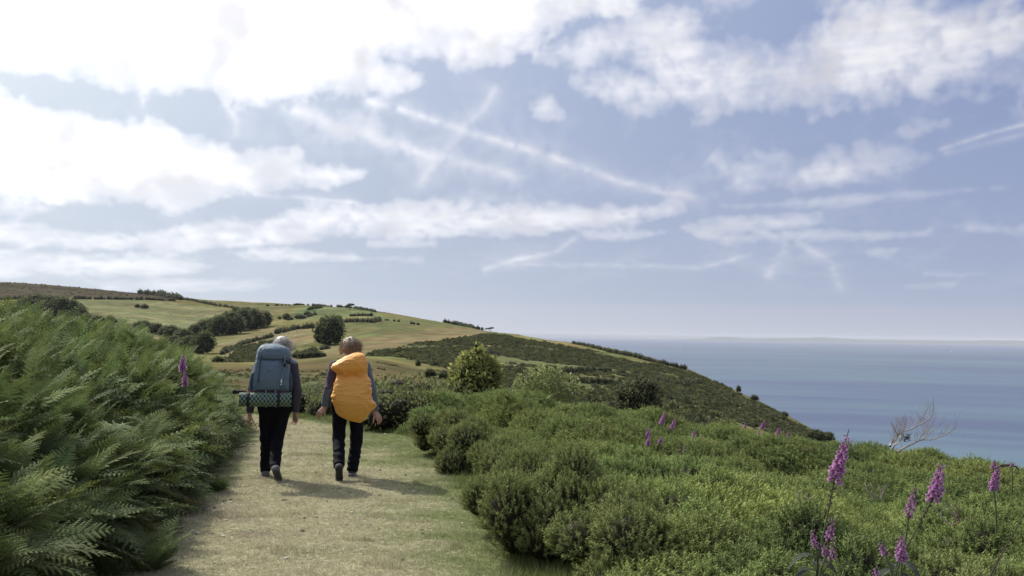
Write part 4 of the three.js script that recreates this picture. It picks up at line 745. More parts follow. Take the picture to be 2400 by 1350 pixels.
  const hair = part('hair', sdfMesh(hairF, add3(H, [-0.16, -0.17, -0.16]), add3(H, [0.16, 0.19, 0.18]), 0.0065 * c, (x, y, z) => { const k = 0.8 + 0.5 * noise(x * 120, y * 18, z * 120) + 0.25 * noise(x * 30, y * 6, z * 30); return [hr.col[0] * k, hr.col[1] * k, hr.col[2] * k]; }), std({ vertexColors: true, roughness: 0.55 }), o);
  if (c === 1) {
    const T = new Tris();
    for (let i = 0; i < 1500; i++) {
      const th = R() * 6.283, e = -0.35 + 1.5 * R(), n = V3(Math.cos(th) * Math.cos(e), Math.sin(e), Math.sin(th) * Math.cos(e)); if (n.z < -0.25 && n.y < 0.5) continue;
      const p = V3(H[0] + n.x * 0.094 * hr.wide, H[1] + 0.025 + n.y * 0.105, H[2] + 0.016 + n.z * 0.108), d = V3(n.x * 0.45 + hr.wind * 0.5 * R(), -0.85 + 0.55 * n.y, n.z * 0.45).add(V3(R() - 0.5, R() - 0.5, R() - 0.5).multiplyScalar(0.55)).normalize(), L = 0.035 + 0.06 * R() * hr.long, q = p.clone().addScaledVector(d, L * 0.5).addScaledVector(n, 0.006), t = p.clone().addScaledVector(d, L).add(V3(hr.wind * 0.012, -0.006, 0)), s = n.clone().cross(d).normalize().multiplyScalar(0.0016), k = 0.7 + 0.7 * R(), col = hr.col.map((v) => v * k);
      T.tri(p.clone().add(s), p.clone().sub(s), q, col); T.tri(p.clone().sub(s), t, q, col);
    }
    const st = part('strands', T.geo(), std({ vertexColors: true, roughness: 0.5 }), hair); st.userData.kind = 'stuff';
  }
  return o;
}
// closed cloth shape from rows [y, left, right, back z, front z]; push(u, y) moves its skin outwards
function loft(rows, expo, push, nu = 72, nv = 64) {
  const P = [], I = [], ys = rows.map((r) => r[0]), y0 = ys[0], y1 = ys[ys.length - 1], col = (k) => rows.map((r) => [r[0], r[k]]).sort((a, b) => a[0] - b[0]), tabs = [1, 2, 3, 4].map(col);
  for (let j = 0; j <= nv; j++) { const y = lerp(y0, y1, j / nv), [xl, xr, zb, zf] = tabs.map((t) => table(t, y)), cx = (xl + xr) / 2, rx = (xr - xl) / 2, cz = (zb + zf) / 2, rz = (zf - zb) / 2;
    for (let i = 0; i < nu; i++) { const th = i / nu * 6.28318, c = Math.cos(th), s = Math.sin(th), sc = Math.sign(c) * Math.pow(Math.abs(c), 2 / expo), ss = Math.sign(s) * Math.pow(Math.abs(s), 2 / expo), k = push ? push(c, y, s) : 0; P.push(cx + sc * rx + c * k, y + (push ? 0.3 * k : 0), cz + ss * rz + s * k); } }
  for (let j = 0; j < nv; j++) for (let i = 0; i < nu; i++) { const a = j * nu + i, b = j * nu + (i + 1) % nu; I.push(a, b, a + nu, b, b + nu, a + nu); }
  for (const j of [0, nv]) { let x = 0, y = 0, z = 0; for (let i = 0; i < nu; i++) { x += P[(j * nu + i) * 3]; y += P[(j * nu + i) * 3 + 1]; z += P[(j * nu + i) * 3 + 2]; } const c = P.length / 3; P.push(x / nu, y / nu, z / nu); for (let i = 0; i < nu; i++) { const a = j * nu + i, b = j * nu + (i + 1) % nu; j ? I.push(a, b, c) : I.push(b, a, c); } }
  const g = new THREE.BufferGeometry(); g.setAttribute('position', new THREE.BufferAttribute(new Float32Array(P), 3)); g.setIndex(I); g.computeVertexNormals(); return g;
}
function ribbon(pts, w, th, across = [1, 0, 0]) {                    // a webbing strap: flat band through points
  const T = new Tris(), v = pts.map((p) => V3(...p)), A = V3(...across), col = [1, 1, 1]; let prev = null;
  for (let i = 0; i < v.length; i++) { const d = v[Math.min(i + 1, v.length - 1)].clone().sub(v[Math.max(0, i - 1)]).normalize(), a = A.clone().addScaledVector(d, -A.dot(d)).normalize(), n = a.clone().cross(d), q = [[1, 1], [-1, 1], [-1, -1], [1, -1]].map(([s, t]) => v[i].clone().addScaledVector(a, s * w / 2).addScaledVector(n, t * th / 2)); if (prev) for (let k = 0; k < 4; k++) { const m = (k + 1) % 4; T.tri(prev[k], prev[m], q[k], col); T.tri(prev[m], q[m], q[k], col); } else { T.tri(q[0], q[1], q[2], col); T.tri(q[0], q[2], q[3], col); } prev = q; }
  T.tri(prev[0], prev[2], prev[1], col); T.tri(prev[0], prev[3], prev[2], col); return T.geo();
}
const cloth = (r, g, b, o = {}) => new THREE.MeshPhysicalMaterial({ color: new THREE.Color(r, g, b), roughness: 0.85, sheen: 0.3, sheenColor: new THREE.Color(0.5, 0.5, 0.5), sheenRoughness: 0.6, ...o });
const black = cloth(0.005, 0.0055, 0.010, { sheen: 0.04, specularIntensity: 0.3 });
const weave = paint(256, 0.12, (x, y) => { const k = 0.8 + 0.2 * Math.sin(x * 700) * Math.sin(y * 700) + 0.25 * noise(x * 60, y * 60); return [k, k, k]; });

// the grey-haired walker on the left
const PA = at(640, 1119, 12.15), turnA = Math.atan2(-PA.x, -PA.z), yA = land(PA.x, PA.z);
{
  const o = thing('person', 'person with short grey hair, dark jacket and black trousers, left walker, back turned', 'person', [PA.x, yA, PA.z], turnA);
  walker({
    seed: 1, waist: 0.125, thigh: 0.108, hem: 0.062, hemDrop: 0.06,
    joints: { pelvis: [0, 0.9, 0], chest: [0.01, 1.22, -0.04], neck: [0.04, 1.42, -0.07], head: [0.062, 1.545, -0.09], shoulderL: [-0.17, 1.335, -0.05], shoulderR: [0.185, 1.34, -0.05], elbowL: [-0.25, 1.06, 0.02], elbowR: [0.247, 1.05, 0.03], wristL: [-0.287, 0.775, -0.04], wristR: [0.236, 0.785, -0.02],
      hipL: [-0.085, 0.86, 0], hipR: [0.088, 0.86, 0], kneeL: [-0.085, 0.47, -0.12], kneeR: [0.035, 0.47, 0.0], ankleL: [-0.088, 0.095, -0.17], ankleR: [0.02, 0.19, 0.27], heelL: [-0.088, 0.042, -0.13], toeL: [-0.1, 0.042, -0.32], heelR: [0.03, 0.16, 0.34], toeR: [0.06, 0.04, 0.2] },
    handL: { dir: [-0.05, -1, -0.05], palm: [0.9, 0, -0.4], thumb: 1, curl: 0.35 }, handR: { dir: [0.02, -1, 0.0], palm: [-0.75, 0, 0.65], thumb: -1, curl: 0.55 },
    trousers: black, jacket: new THREE.MeshPhysicalMaterial({ vertexColors: true, roughness: 0.85, sheen: 0.3, sheenColor: new THREE.Color(0.5, 0.5, 0.6), sheenRoughness: 0.6 }), jacketColour: (x, y) => { const k = smooth(1.36, 1.39, y + 0.15 * Math.max(0, x - 0.14)); return [lerp(0.042, 0.2, k), lerp(0.04, 0.22, k), lerp(0.056, 0.28, k)]; },
    boot: cloth(0.12, 0.115, 0.12), sole: std({ color: new THREE.Color(0.05, 0.05, 0.05) }), hair: { col: [0.62, 0.58, 0.54], wide: 1.0, nape: 0.075, wind: 0.9, long: 0.8 },
  }, o);
  // big blue pack
  const blue = new THREE.MeshPhysicalMaterial({ color: new THREE.Color(0.1, 0.145, 0.185), roughness: 0.7, sheen: 0.4, sheenColor: new THREE.Color(0.4, 0.5, 0.6), bumpMap: weave, bumpScale: 0.0006 }), blueDark = cloth(0.032, 0.055, 0.08), steel = cloth(0.11, 0.15, 0.19), dark = cloth(0.012, 0.012, 0.016);
  const p = thing('hiking_backpack', 'large blue-grey hiking backpack with a bulging lid on the grey-haired walker', 'backpack', [PA.x, yA, PA.z], turnA);
  const fold = (a) => (c, y, s) => a * (0.9 * noise(c * 2.6 + 3, y * 6, s * 2) + 0.9 * (0.5 - Math.abs(noise(c * 4 + y * 9, y * 7 - c * 5, s * 1.5))) + 0.5 * noise(c * 9, y * 26, s * 5));
  part('main_compartment', loft([[1.03, -0.25, 0.145, 0.09, 0.3], [1.06, -0.268, 0.168, 0.085, 0.345], [1.18, -0.255, 0.16, 0.085, 0.36], [1.3, -0.242, 0.152, 0.085, 0.345], [1.4, -0.226, 0.146, 0.09, 0.315], [1.47, -0.208, 0.132, 0.1, 0.285], [1.5, -0.16, 0.1, 0.12, 0.25]], 3.6, fold(0.014)), blue, p);
  part('lid', loft([[1.405, -0.2, 0.13, 0.08, 0.3], [1.42, -0.213, 0.158, 0.06, 0.335], [1.475, -0.21, 0.162, 0.05, 0.34], [1.53, -0.195, 0.13, 0.05, 0.32], [1.565, -0.165, 0.08, 0.07, 0.28], [1.588, -0.12, 0.0, 0.11, 0.22]], 3.2, fold(0.017)), blue, p);
  part('front_pocket', loft([[1.07, -0.2, 0.07, 0.3, 0.372], [1.2, -0.195, 0.075, 0.3, 0.39], [1.35, -0.175, 0.065, 0.28, 0.365], [1.4, -0.165, 0.055, 0.27, 0.335]], 3.4, fold(0.01)), blue, p);
  for (const s of [-1, 1]) part('side_pocket', loft([[1.05, s > 0 ? 0.13 : -0.285, s > 0 ? 0.185 : -0.23, 0.12, 0.3], [1.15, s > 0 ? 0.13 : -0.29, s > 0 ? 0.19 : -0.23, 0.11, 0.31], [1.25, s > 0 ? 0.13 : -0.27, s > 0 ? 0.175 : -0.22, 0.12, 0.3], [1.28, s > 0 ? 0.12 : -0.25, s > 0 ? 0.16 : -0.21, 0.14, 0.27]], 3, fold(0.008)), blueDark, p);
  part('lid_strap', ribbon([[0.095, 1.47, 0.355], [0.1, 1.42, 0.362], [0.095, 1.36, 0.375], [0.085, 1.25, 0.392], [0.08, 1.1, 0.388], [0.08, 1.04, 0.35]], 0.02, 0.004), steel, p);
  part('lid_strap', ribbon([[-0.16, 1.46, 0.352], [-0.165, 1.41, 0.358], [-0.175, 1.33, 0.372], [-0.19, 1.15, 0.39]], 0.014, 0.004), blueDark, p);
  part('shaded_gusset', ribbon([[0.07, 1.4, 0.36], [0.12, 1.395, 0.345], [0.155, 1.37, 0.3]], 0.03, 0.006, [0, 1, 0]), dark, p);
  part('buckle', new THREE.BoxGeometry(0.024, 0.04, 0.012).translate(0.097, 1.35, 0.386), dark, p);
  part('buckle', new THREE.BoxGeometry(0.02, 0.034, 0.02).translate(-0.262, 1.33, 0.22), std({ color: new THREE.Color(0.5, 0.52, 0.55) }), p);
  part('zip_pull', mergeGeometries([new THREE.CapsuleGeometry(0.008, 0.03, 3, 8).translate(0.066, 1.168, 0.402), new THREE.SphereGeometry(0.008, 8, 6).translate(0.064, 1.132, 0.402)]), std({ color: new THREE.Color(0.75, 0.72, 0.68) }), p);
  part('cord', ribbon([[0.078, 1.26, 0.396], [0.072, 1.22, 0.4], [0.066, 1.185, 0.402]], 0.005, 0.004), std({ color: new THREE.Color(0.35, 0.33, 0.3) }), p);
  { const g = []; [0, 1, 2, 3].forEach((k) => g.push(new THREE.BoxGeometry(0.007, 0.008, 0.002).translate(-0.118 + k * 0.011, 1.112, 0.3925))); part('maker_mark', mergeGeometries(g), std({ color: new THREE.Color(0.16, 0.17, 0.17) }), p); }
  for (const s of [-1, 1]) part('shoulder_strap', ribbon([[s * 0.1 + 0.03, 1.2, 0.1], [s * 0.105 + 0.03, 1.36, 0.07], [s * 0.115 + 0.03, 1.428, -0.02], [s * 0.12 + 0.02, 1.39, -0.13], [s * 0.14, 1.2, -0.17]], 0.06, 0.014), blueDark, p);
  part('hip_belt', ribbon([[-0.19, 1.02, -0.09], [-0.215, 1.03, 0.02], [-0.17, 1.04, 0.11], [0.12, 1.04, 0.11], [0.2, 1.03, 0.02], [0.18, 1.02, -0.09]], 0.09, 0.02, [0, 1, 0]), dark, p);
  for (const x of [-0.1, 0.005]) part('mat_strap', ribbon([[x - 0.005, 1.07, 0.375], [x, 1.045, 0.41], [x, 1.0, 0.4475], [x, 0.955, 0.451], [x, 0.9, 0.428], [x + 0.003, 0.872, 0.375]], 0.014, 0.004), steel, p);
  // rolled mat with its checked face outwards
  const S = 256, cv = document.createElement('canvas'); cv.width = S; cv.height = S; const c = cv.getContext('2d'); c.fillStyle = 'rgb(108,130,108)'; c.fillRect(0, 0, S, S); c.fillStyle = 'rgb(28,44,46)';
  for (let i = -1; i < 5; i++) for (let j = -1; j < 5; j++) if ((i + j) & 1) c.fillRect(i * 64 + 1, j * 64 + 1, 62, 62);
  const check = new THREE.CanvasTexture(cv); check.colorSpace = THREE.SRGBColorSpace; check.wrapS = check.wrapT = THREE.RepeatWrapping; check.repeat.set(4, 6.5);
  const bump = check.clone(); bump.colorSpace = THREE.NoColorSpace;
  const mat = thing('sleeping_mat', 'rolled green checked sleeping mat strapped under the blue backpack', 'sleeping mat', [PA.x, yA, PA.z], turnA);
  const roll = new THREE.CylinderGeometry(0.08, 0.08, 0.575, 48, 40, true).rotateZ(Math.PI / 2), rp = roll.attributes.position; for (let i = 0; i < rp.count; i++) { const x = rp.getX(i), k = 1 - 0.05 * Math.exp(-(((x + 0.19) / 0.02) ** 2)) - 0.05 * Math.exp(-(((x - 0.145) / 0.02) ** 2)) + 0.02 * noise(x * 8, 1); rp.setY(i, rp.getY(i) * k); rp.setZ(i, rp.getZ(i) * k); } roll.computeVertexNormals(); roll.translate(-0.105, 0.96, 0.366);
  part('roll', roll, std({ map: check, bumpMap: bump, bumpScale: 0.006, roughness: 0.7 }), mat);
  for (const s of [-1, 1]) { const pts = [], T = new Tris(); for (let i = 0; i <= 90; i++) { const a = i * 0.28, r = 0.012 + i / 90 * 0.064; pts.push(V3(-0.105 + s * 0.284, 0.96 + Math.sin(a) * r, 0.366 + Math.cos(a) * r)); } tube(T, pts, pts.map(() => 0.0045), [0.1, 0.14, 0.12], 5); part('spiral_end', T.geo(), barkMat, mat); part('end_face', new THREE.CircleGeometry(0.0745, 32).rotateY(s * Math.PI / 2).translate(-0.105 + s * 0.281, 0.96, 0.366), std({ color: new THREE.Color(0.04, 0.06, 0.055) }), mat); }
  for (const x of [-0.295, 0.04]) part('strap', new THREE.TorusGeometry(0.081, 0.005, 6, 40).scale(1, 1, 3.4).rotateY(Math.PI / 2).translate(x, 0.96, 0.366), dark, mat);
  // folded walking pole lying along the top of the mat
  const pole = thing('walking_pole', 'folded black walking pole sticking out left over the rolled mat', 'walking pole', [PA.x, yA, PA.z], turnA);
  part('grip', new THREE.CapsuleGeometry(0.021, 0.1, 4, 12).rotateZ(Math.PI / 2).translate(-0.385, 1.045, 0.335), dark, pole);
  part('grip_end', new THREE.SphereGeometry(0.027, 12, 8).translate(-0.448, 1.047, 0.335), dark, pole);
  part('shaft', new THREE.CylinderGeometry(0.0085, 0.0085, 0.5, 10).rotateZ(Math.PI / 2).translate(-0.1, 1.045, 0.352), std({ color: new THREE.Color(0.1, 0.02, 0.018), roughness: 0.35, metalness: 0.4 }), pole);
}
// the walker on the right, pack under an orange rain cover
const PB = at(812, 1119, 12.2), turnB = Math.atan2(-PB.x, -PB.z), yB = land(PB.x, PB.z);
{
  const o = thing('person', 'person with brown bobbed hair and purple-grey jacket, right walker, back turned', 'person', [PB.x, yB, PB.z], turnB);
  walker({
    seed: 2, hem: 0.068, thigh: 0.098, sleeve: 0.06, cuff: 0.05, hemDrop: 0.02,
    joints: { pelvis: [0, 0.9, 0], chest: [0.01, 1.22, -0.05], neck: [0.015, 1.41, -0.09], head: [0.016, 1.55, -0.1], shoulderL: [-0.165, 1.33, -0.05], shoulderR: [0.185, 1.335, -0.05], elbowL: [-0.222, 1.06, 0.06], elbowR: [0.272, 1.05, 0.04], wristL: [-0.268, 0.855, 0.05], wristR: [0.322, 0.8, 0.02],
      hipL: [-0.095, 0.87, 0], hipR: [0.1, 0.87, 0], kneeL: [-0.1, 0.49, 0.0], kneeR: [0.11, 0.47, -0.06], ankleL: [-0.088, 0.2, 0.29], ankleR: [0.07, 0.1, -0.05], heelL: [-0.088, 0.18, 0.375], toeL: [-0.082, 0.045, 0.29], heelR: [0.062, 0.042, 0.0], toeR: [0.066, 0.042, -0.19] },
    handL: { dir: [-0.62, -0.75, 0.1], palm: [0.45, -0.45, -0.75], thumb: 1, curl: 0.32 }, handR: { dir: [0.5, -0.85, 0.05], palm: [-0.45, -0.3, -0.8], thumb: -1, curl: 0.28 },
    trousers: black, jacket: new THREE.MeshPhysicalMaterial({ vertexColors: true, roughness: 0.9, sheen: 0.3, sheenColor: new THREE.Color(0.5, 0.5, 0.6), sheenRoughness: 0.6 }),
    jacketColour: (x, y) => { const k = Math.max(smooth(1.1, 1.04, y + 0.06 * noise(x * 20, y * 20)), smooth(0.2, 0.23, x)); return [lerp(0.05, 0.1, k), lerp(0.032, 0.122, k), lerp(0.062, 0.15, k)]; },
    boot: cloth(0.035, 0.035, 0.042), sole: std({ color: new THREE.Color(0.022, 0.021, 0.022) }), hair: { col: [0.37, 0.285, 0.2], wide: 1.06, nape: 0.135, wind: 0.5, long: 1.1 },
  }, o);
  for (const b of o.children.filter((c) => c.name === 'boot').slice(1)) for (const y of [0.035, 0.062]) part('pale_trim', new THREE.TorusGeometry(0.044, 0.0045, 5, 24, Math.PI).rotateX(Math.PI / 2).translate(0.062, y, 0.002), std({ color: new THREE.Color(0.35, 0.36, 0.4) }), b);
  const c = thing('hiking_backpack', 'backpack hidden under a bright orange rain cover on the right walker', 'backpack', [PB.x, yB, PB.z], turnB);
  const rows = [[832, 824, 837, 0.12, 0.18], [836, 814, 846, 0.06, 0.25], [842, 802, 850, 0.03, 0.29], [850, 787, 853, 0.03, 0.31], [858, 778, 854, 0.04, 0.315], [866, 773, 854, 0.05, 0.31], [871, 776, 854, 0.06, 0.295], [877, 784, 854, 0.07, 0.262], [884, 787, 856, 0.07, 0.262], [892, 784, 860, 0.07, 0.29], [905, 779, 863, 0.07, 0.325], [925, 776, 864, 0.07, 0.352], [936, 776, 868, 0.07, 0.357], [946, 778, 874, 0.08, 0.35], [955, 781, 871, 0.08, 0.335], [965, 785, 864, 0.09, 0.305], [974, 794, 856, 0.1, 0.265], [981, 806, 850, 0.12, 0.22], [986, 822, 846, 0.14, 0.19], [989, 836, 842, 0.15, 0.17]].map(([y, l, r, b, f]) => [(1119 - y) / 191, (l - 812) / 191, (r - 812) / 191, b, f]).reverse();
  const ridge = (a, b, c2) => Math.pow(1 - Math.abs(noise(a, b, c2)) * 1.6, 3);
  const cover = part('rain_cover', loft(rows, 2.5, (u, y, s) => {
    const fx = u * 0.24; let k = 0.009 * ridge(fx * 3 + y, y * 13 + fx * 2.5, s * 1.4) + 0.006 * ridge(fx * 9, y * 26 - fx * 6, s * 2) - 0.006 + 0.007 * noise(fx * 7, y * 5, s * 1.5);
    k -= 0.03 * Math.exp(-(((y - 1.215 - 0.035 * Math.cos(fx * 8) + 0.02 * noise(fx * 6, 4)) / 0.016) ** 2)) * smooth(0.9, 0.3, Math.abs(u + 0.1));   // the cinched fold
    k += 0.007 * smooth(0.5, 0.95, Math.abs(u)) * Math.sin(y * 62 + 5 * noise(u * 2, y * 9, 2)) * smooth(0.85, 0.95, y) * smooth(1.22, 1.1, y);                          // gathers down the sides
    k += 0.013 * smooth(0.2, 0.7, u) * Math.sin((y + fx * 0.9) * 48) * smooth(1.0, 0.86, y);                                                                            // folds running to the lower corner
    k += 0.02 * Math.exp(-(((fx + 0.11 - (1.3 - y) * 0.25) / 0.03) ** 2)) * smooth(1.22, 1.27, y) * smooth(1.42, 1.36, y);
    return k;
  }, 120, 130), new THREE.MeshPhysicalMaterial({ color: new THREE.Color(0.86, 0.43, 0.095), roughness: 0.55, transmission: 0.18, thickness: 0, side: THREE.DoubleSide, bumpMap: weave, bumpScale: 0.0004, specularIntensity: 0.6 }), c);
  part('drawcord_hem', (() => { const T = new Tris(), pts = []; for (let i = 0; i <= 40; i++) { const a = i / 40 * 6.283; pts.push(V3(0.03 + Math.cos(a) * 0.19, 1.08 + Math.sin(a) * 0.32, 0.075)); } tube(T, pts, pts.map(() => 0.006), [0.5, 0.2, 0.05], 5); return T.geo(); })(), barkMat, cover);
  for (const s of [-1, 1]) part('shoulder_strap', ribbon([[s * 0.1 + 0.01, 1.2, 0.06], [s * 0.105 + 0.01, 1.36, 0.04], [s * 0.115 + 0.01, 1.42, -0.03], [s * 0.12 + 0.01, 1.38, -0.14], [s * 0.14, 1.2, -0.18]], 0.06, 0.014), cloth(0.02, 0.022, 0.03), c);
}
// ---------------------------------------------------------------- trees, hedges and scrub on the hills
const farMat = leafMat(0.3);
const TREES = {                                                  // one metre tall; scaled to the tree
  round: leafyGeometry(51, { count: 1700, size: 0.075, depth: 0.3, core: 0.84, wide: 0.8, dark: [0.069, 0.091, 0.038], light: [0.155, 0.182, 0.077], coreCol: [0.02, 0.026, 0.012], lobes: [[0, 0.62, 0, 0.36], [-0.25, 0.5, 0.1, 0.28], [0.27, 0.48, 0, 0.28], [0.05, 0.42, 0.25, 0.3], [-0.05, 0.42, -0.25, 0.3], [0.2, 0.74, 0.1, 0.22], [-0.2, 0.72, -0.1, 0.24], [0.3, 0.28, 0.15, 0.22], [-0.32, 0.28, 0, 0.22], [0, 0.25, 0.2, 0.25]] }),
  wood: leafyGeometry(52, { count: 1500, size: 0.08, depth: 0.3, core: 0.82, wide: 0.8, dark: [0.077, 0.095, 0.044], light: [0.182, 0.204, 0.091], coreCol: [0.022, 0.028, 0.013], lobes: [[0.02, 0.74, 0, 0.24], [-0.2, 0.6, 0.05, 0.24], [0.22, 0.56, 0.05, 0.26], [0, 0.45, 0.2, 0.28], [-0.1, 0.4, -0.2, 0.28], [-0.3, 0.36, 0.1, 0.2], [0.3, 0.32, 0, 0.22], [0.05, 0.25, 0.1, 0.28]] }),
  wind: leafyGeometry(53, { count: 900, size: 0.1, depth: 0.4, core: 0.72, wide: 0.8, dark: [0.064, 0.077, 0.040], light: [0.146, 0.164, 0.077], lobes: [[0.05, 0.78, 0, 0.3, 0.6], [-0.35, 0.68, 0.05, 0.26, 0.6], [0.4, 0.82, 0, 0.28, 0.55], [0.7, 0.84, 0.05, 0.2, 0.5], [-0.6, 0.55, 0, 0.18, 0.6]] }),
  bush: leafyGeometry(54, { count: 700, size: 0.13, depth: 0.3, core: 0.8, wide: 0.8, dark: [0.065, 0.081, 0.036], light: [0.155, 0.178, 0.077], lobes: [[0, 0.5, 0, 0.46], [-0.5, 0.36, 0.1, 0.36], [0.5, 0.38, 0, 0.38], [0.1, 0.4, 0.4, 0.36], [-0.1, 0.35, -0.4, 0.36]] }),
};
const TRUNKS = {
  round: limbsGeometry(61, [[[[0, 0, 0], [0.01, 0.2, 0], [0, 0.5, 0]], 0.04]], [0.05, 0.045, 0.035]), wood: limbsGeometry(62, [[[[0, 0, 0], [0.01, 0.25, 0], [0, 0.6, 0]], 0.035]], [0.05, 0.045, 0.035]),
  wind: limbsGeometry(63, [[[[0, 0, 0], [0.08, 0.35, 0], [0.3, 0.75, 0]], 0.05], [[[0, 0, 0], [-0.1, 0.4, 0], [-0.3, 0.65, 0]], 0.035]], [0.05, 0.045, 0.035]), bush: null,
};
// [photo column, photo row of the foot, height and width in photo pixels, kind, label]
const WOOD = [
  [62, 726, 27, 32, 'wood', 'leftmost tree of the small wood above the bracken at far left'], [82, 732, 36, 44, 'wood', 'second tree from the left in the wood at far left'], [110, 738, 38, 46, 'round', 'middle tree of the wood at far left, darker than its neighbours'],
  [138, 744, 40, 52, 'round', 'roundest tree in front of the wood at far left'], [165, 746, 38, 42, 'wood', 'tree right of the roundest one in the wood at far left'], [186, 747, 28, 30, 'wood', 'lowest tree at the right end of the wood at far left'],
  [205, 752, 14, 34, 'bush', 'bushy tail of the far left wood running down the field'], [228, 757, 17, 30, 'bush', 'left one of two bushes below the big pale field'], [258, 759, 15, 30, 'bush', 'right one of two bushes below the big pale field'],
  [322, 722, 8, 12, 'bush', 'small bush left in the middle of the big pale field'], [339, 724, 10, 17, 'bush', 'clump of small bushes in the middle of the big pale field'],
  [335, 776, 20, 36, 'wood', 'first small tree of the row in the valley over the bracken crest'], [364, 783, 22, 36, 'round', 'second tree of the valley row over the bracken crest'], [398, 790, 24, 40, 'wood', 'third tree of the valley row, at its lowest dip'],
  [430, 798, 24, 38, 'wood', 'tree in the valley row just left of the paler big one'], [456, 792, 27, 34, 'round', 'dark tree above the paler big one in the valley'], [405, 818, 28, 40, 'wood', 'tree right behind the foxglove on the bracken bank'],
  [440, 826, 34, 44, 'wood', 'low valley tree between the foxglove and the paler big tree'], [476, 830, 47, 56, 'round', 'paler big rounded tree at the right end of the valley row'],
  [486, 784, 32, 46, 'wood', 'left end tree of the long wood behind the walkers'], [512, 787, 42, 50, 'round', 'front tree at the left of the long wood behind the walkers'], [540, 783, 48, 50, 'wood', 'tall tree in the left half of the long wood behind the walkers'],
  [566, 776, 46, 50, 'round', 'central round tree of the long wood behind the walkers'], [592, 771, 42, 46, 'wood', 'tree right of centre in the long wood behind the walkers'], [619, 767, 33, 36, 'round', 'dark tree closing the right end of the long wood'], [577, 744, 22, 36, 'wood', 'treetop rising behind the centre of the long wood'],
  [550, 738, 16, 11, 'wood', 'thin single tree above the long wood'], [531, 742, 11, 8, 'wood', 'tiny single tree left above the long wood'],
  [655, 749, 7, 8, 'bush', 'tiny bush right of the long wood'], [671, 750, 14, 15, 'wood', 'small single tree on the field bank right of the long wood'], [703, 747, 10, 26, 'bush', 'low bush along the bank between the single tree and the windswept trees'],
  [736, 737, 18, 34, 'wind', 'windswept flat-topped tree on the hill above the big round tree'], [720, 739, 9, 16, 'bush', 'bush under the windswept flat-topped tree'], [819, 727, 14, 18, 'wind', 'single small tree near the top of the hill'],
  [786, 772, 30, 36, 'round', 'tree half hidden behind the big round tree'], [771, 809, 62, 68, 'round', 'big round dark tree alone on the field between and above the walkers'],
  [1150, 773, 9, 13, 'wind', 'single windblown tree on the skyline over the headland'], [1140, 773, 6, 8, 'wind', 'very small windblown tree on the skyline left of the other'],
  [980, 859, 15, 12, 'bush', 'dark little bush on the brown slope right of the orange pack'], [1008, 884, 20, 28, 'bush', 'left one of two bushes beside the yellow-green tree'], [1046, 888, 20, 38, 'bush', 'right one of two bushes beside the yellow-green tree'],
  [880, 912, 17, 13, 'bush', 'small dark bush on the slope close right of the orange pack'], [998, 920, 12, 18, 'bush', 'small bush at the foot of the brown slope'], [908, 918, 9, 16, 'bush', 'low dark bush above the brambles'],
  [511, 849, 13, 28, 'bush', 'dark bush at the bracken crest left of the blue pack'], [706, 840, 15, 42, 'bush', 'left one of two dark bushes between the walkers’ heads'], [738, 838, 16, 42, 'bush', 'right one of two dark bushes between the walkers’ heads'], [757, 836, 8, 14, 'bush', 'small dark bush left of the brown-haired head'],
  [1731, 919, 15, 11, 'bush', 'first bush standing out on the seaward edge of the headland'], [1768, 939, 13, 18, 'bush', 'second bush standing out on the seaward edge of the headland'], [1838, 978, 12, 18, 'bush', 'third bush down the seaward edge of the headland'],
  [1912, 1032, 22, 34, 'wood', 'left bush of the thicket at the foot of the headland'], [1936, 1040, 24, 38, 'round', 'dark bush at the foot of the headland against the sea'], [1700, 1000, 16, 20, 'bush', 'dark bush on the green flank of the headland'],
  [1655, 985, 11, 22, 'bush', 'low bush on the green flank of the headland left of the dark one'], [1768, 1002, 12, 20, 'bush', 'bush on the lower flank of the headland'],
];
for (const [px, py, h, w, kind, label] of WOOD) {
  const q = hit(px, py), d = Math.hypot(q.x, q.z), H = h * d / FPX * 1.15, W = w * d / FPX * (kind === 'wood' ? 1.35 : 1.12), big = kind !== 'bush';
  const o = thing(big ? 'tree' : 'bush', label, big ? 'tree' : 'bush', [q.x, q.y - H * 0.05, q.z], (px * 1.7) % 0.9 - 0.45), spread = { round: 1.15, wood: 1.05, wind: 1.7, bush: 1.75 }[kind];
  if (TRUNKS[kind]) part('trunk', TRUNKS[kind], barkMat, o).scale.set(W / spread, H, W / spread);
  part('crown', TREES[kind], farMat, o).scale.set(W / spread, H, W / spread);
}
